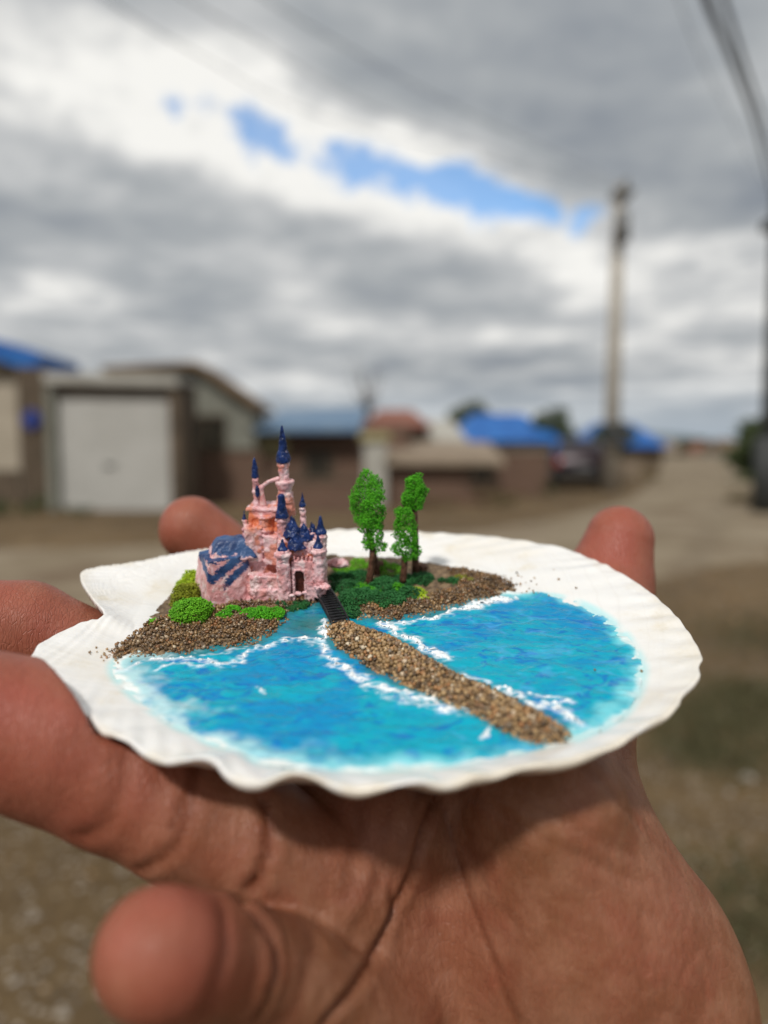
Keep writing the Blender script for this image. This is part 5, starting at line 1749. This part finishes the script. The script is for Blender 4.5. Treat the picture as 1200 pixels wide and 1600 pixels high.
def palm_fn(P):
    d_ = rod(P, WR, H(600, 1330, 121), 17, 10.5)
    d_ = smin(d_, rod(P, WR, H(560, 1440, 114), 17, 11.5), 9)
    d_ = smin(d_, rod(P, WR, H(700, 1290, 126), 17, 10.5), 9)
    d_ = smin(d_, rod(P, WR, H(560, 1640, 113), 18, 11.5), 9)
    d_ = smin(d_, ell(P, H(978, 1610, 120), (21, 20, 32)), 13)
    d_ = smin(d_, rod(P, H(900, 1800, 122), H(850, 1260, 112), 22, 12), 9)
    d_ = smin(d_, rod(P, WR, ELB, 20, 36), 16)
    return d_
def hand_fn(P):
    pf = palm_fn(P)
    tot = None
    for k_, ch in FING.items():
        fd = None
        for (a, ra), (b, rb) in zip(ch[:-1], ch[1:]):
            s_ = rod(P, a, b, ra, rb)
            fd = s_ if fd is None else smin(fd, s_, 1.5)
        g_ = smin(pf, fd, KU[k_])
        tot = g_ if tot is None else smin(tot, g_, 1.2)
    # flesh gives way to the shell that lies on it
    L_ = P - O_
    a_ = L_ @ EX; b_ = L_ @ EY; c_ = L_ @ EZ
    th_ = np.arctan2(b_ - CEN[1], a_ - CEN[0])
    rr_ = np.hypot(a_ - CEN[0], b_ - CEN[1])
    ix_ = ((th_ + math.pi) / (2 * math.pi) * TH).astype(int) % TH
    q__ = rr_ / rad_p[ix_]
    wb = rim[ix_, 2] * np.clip(q__, 0, 1) ** 6 - thick[ix_] - .3 - 11.5 * (1 - np.clip(q__, 0, 1) ** 2.3)
    cut = np.maximum((q__ - 1.012) * 45, (wb - c_) * .8)
    return -smin(-tot, cut, 1.0)


HS = .75
lo = np.array([-95.0, -110.0, -440.0]); hi = np.array([250.0, 215.0, -2.0])
nb = 24
ax_ = [np.arange(lo[i], hi[i], HS) for i in range(3)]
shp = [len(a_) // nb * nb + nb for a_ in ax_]
Fv = np.full(shp, 9.0, np.float32)
bs = nb * HS
for bi in range(shp[0] // nb):
    for bj in range(shp[1] // nb):
        c_ = np.array([[lo[0] + (bi + .5) * bs, lo[1] + (bj + .5) * bs, lo[2] + (bk + .5) * bs] for bk in range(shp[2] // nb)])
        dc = hand_fn(c_)
        for bk in range(shp[2] // nb):
            sl = (slice(bi * nb, bi * nb + nb), slice(bj * nb, bj * nb + nb), slice(bk * nb, bk * nb + nb))
            if abs(dc[bk]) > bs * 1.0 + 2:
                Fv[sl] = np.sign(dc[bk]) * 9
                continue
            g3 = [lo[a_] + (np.array([bi, bj, bk])[a_] * nb + np.arange(nb)) * HS for a_ in range(3)]
            Fv[sl] = hand_fn(np.stack(np.meshgrid(*g3, indexing='ij'), -1))
Fv[0] = Fv[-1] = 9; Fv[:, 0] = Fv[:, -1] = 9; Fv[:, :, 0] = Fv[:, :, -1] = 9
hv_, hq_ = surface_nets(Fv, lo, HS)
del Fv


def grad(P, e=.25):
    g_ = np.stack([hand_fn(P + np.eye(3)[i] * e) - hand_fn(P - np.eye(3)[i] * e) for i in range(3)], -1)
    return g_ / np.maximum(np.linalg.norm(g_, axis=-1, keepdims=True), 1e-9)
def surf(px, py):
    """point of the hand first seen at a pixel"""
    r_ = ray(px, py); r_ = r_ / np.linalg.norm(r_, axis=-1, keepdims=True)
    t_ = np.full(len(r_), 45.0)
    for _ in range(90):
        t_ = t_ + np.clip(hand_fn(r_ * t_[:, None]), -5, 8) * .8
    P = r_ * t_[:, None]
    return P[t_ < 260]


N_ = grad(hv_)
# creases drawn over the palm: pixel line, depth mm, width mm, colour
CREASES = [([(682, 1235), (660, 1300), (640, 1370), (610, 1440), (575, 1510), (540, 1560), (505, 1600)], .95, .75, 1.0),
           ([(690, 1250), (712, 1330), (735, 1410), (762, 1480), (790, 1560), (805, 1610)], .42, .55, .75),
           ([(655, 1230), (640, 1300), (618, 1360), (612, 1430)], .40, .9, .35), ([(605, 1240), (600, 1320), (585, 1400), (560, 1450)], .5, 1.2, .25), ([(520, 1230), (515, 1330), (500, 1420), (480, 1520), (440, 1600)], .3, 1.8, .15),
           ([(412, 1250), (424, 1290), (418, 1340), (398, 1385), (368, 1405)], 1.0, .8, 1.0), ([(312, 1190), (302, 1240), (286, 1300), (262, 1335), (220, 1362)], .55, .8, .85), ([(302, 1190), (290, 1240), (270, 1292)], .35, .6, .6),
           ([(200, 1180), (188, 1240), (165, 1290), (130, 1310)], .45, 1.2, .3),
           ([(370, 1408), (400, 1430), (430, 1465), (436, 1510), (420, 1560), (395, 1600)], .95, .75, 1.0), ([(352, 1420), (352, 1480), (335, 1540), (310, 1590)], .55, 1.0, .5), ([(400, 1450), (402, 1520), (380, 1580)], .15, .9, .2),
           
           ([(860, 1150), (900, 1190), (950, 1230), (1000, 1290)], .3, .8, .2), ([(800, 1240), (860, 1270), (930, 1310), (1000, 1340)], .22, .7, .2), ([(740, 1240), (830, 1300), (930, 1350), (1010, 1380)], .2, .7, .15),
           ([(790, 1300), (800, 1400), (795, 1500), (800, 1600)], .5, 2.2, .1), ([(560, 1250), (555, 1330), (545, 1400)], .5, 1.4, .2), ([(450, 1480), (445, 1540), (425, 1600)], .15, 1.0, .2), ([(500, 1470), (480, 1540), (455, 1600)], .2, 1.2, .15),
           ([(955, 1330), (962, 1360), (975, 1385)], .18, .5, 0), ([(1060, 1540), (1080, 1500), (1100, 1470)], .15, .5, 0), ([(665, 1300), (680, 1380), (690, 1470), (720, 1560)], .25, 1.2, .1)]
rq = np.random.default_rng(77)
for _ in range(46):
    x0, y0 = rq.uniform(560, 1120), rq.uniform(1230, 1600)
    a_ = math.radians(rq.choice([rq.normal(38, 10), rq.normal(100, 12), rq.normal(70, 12)])); l_ = rq.uniform(35, 130)
    CREASES.append(([(x0, y0), (x0 + math.cos(a_) * l_ * .5 + rq.uniform(-5, 5), y0 + math.sin(a_) * l_ * .5), (x0 + math.cos(a_ + .12) * l_, y0 + math.sin(a_ + .12) * l_)], rq.uniform(.08, .17), rq.uniform(.42, .6), rq.uniform(.05, .2)))
disp = np.zeros(len(hv_)); cre = np.zeros(len(hv_))
for pts, dp, wd, colr in CREASES:
    pp = catmull(pts, 5)
    pp = pp + np.stack([vnoise(np.stack([pp[:, 0] * .06, pp[:, 1] * .06, pp[:, 0] * 0 + dp * 10], 1), 3) * 2.5, pp[:, 0] * 0], 1)
    line = surf(pp[:, 0], pp[:, 1])
    if len(line) < 2:
        continue
    # split where the line jumps from one part of the hand to another
    cut_ = [0] + [i + 1 for i in range(len(line) - 1) if np.linalg.norm(line[i + 1] - line[i]) > 14] + [len(line)]
    bb0 = line.min(0) - 8; bb1 = line.max(0) + 8
    sel = np.where(((hv_ > bb0) & (hv_ < bb1)).all(1))[0]
    if not len(sel):
        continue
    dmin = np.full(len(sel), 1e9)
    for a_, b_ in zip(cut_[:-1], cut_[1:]):
        if b_ - a_ >= 2:
            dmin = np.minimum(dmin, seg_dist(hv_[sel], line[a_:b_]))
    prof_ = np.exp(-(dmin / wd) ** 2) * 1.0 - .22 * np.exp(-((dmin - wd * 2.6) / (wd * 1.3)) ** 2)
    disp[sel] -= dp * prof_
    cre[sel] = np.maximum(cre[sel], colr * np.exp(-(dmin / (wd * .62)) ** 2))
disp += .25 * fbm(hv_ * .07, 3, 2) + .04 * fbm(hv_ * .4, 9, 2)
hv_ = hv_ + N_ * disp[:, None]
red = np.zeros(len(hv_))
for k_, (c_, rr0, am) in {'index': (FING['index'][-1][0], 15, .85), 'middle': (H(20, 985, 134), 19, .8), 'ring': (H(60, 1150, 96), 22, .85), 'little': (FING['little'][-1][0], 10, 1.0), 'thumb': (H(962, 850, 170), 17, .85), 'p1': (H(450, 1400, 108), 12, .35), 'p2': (H(340, 1330, 98), 8, .3), 'p3': (H(720, 1480, 105), 13, .30), 'p4': (H(1010, 1480, 104), 16, .28), 'p5': (H(560, 1300, 104), 12, .3)}.items():
    red = np.maximum(red, am * np.exp(-(np.linalg.norm(hv_ - c_, axis=1) / rr0) ** 2))
red = np.clip(red * (1 + .25 * fbm(hv_ * .15, 8, 3)), 0, 1)
HO = WR
hand = link('hand', mesh_np('hand', (hv_ - HO) * .001, hq_, M_SKIN, True, {'red': red, 'crease': np.clip(cre, 0, 1)}), loc=tuple(CAM + HO * .001))
tag(hand, 'open right hand with cupped fingers holding the scallop shell up', 'hand')
# sleeve over the forearm, below the frame
M_CLOTH = rough_mat('grey_knit', (0.06, 0.065, 0.075), (0.10, 0.105, 0.12), 900, 0.95, 0.6, 0.0008)
dirf = (ELB - WR) / np.linalg.norm(ELB - WR)
s0_, s1_ = WR + dirf * 120, ELB + dirf * 30
m = MB()
pts = [tuple((s0_ * (1 - t_) + s1_ * t_ - HO) * .001) for t_ in np.linspace(0, 1, 10)]
m.tube(pts, [(32 + 16 * t_) * .001 for t_ in np.linspace(0, 1, 10)], 28)
m.build('sleeve', M_CLOTH, hand, smooth=True)
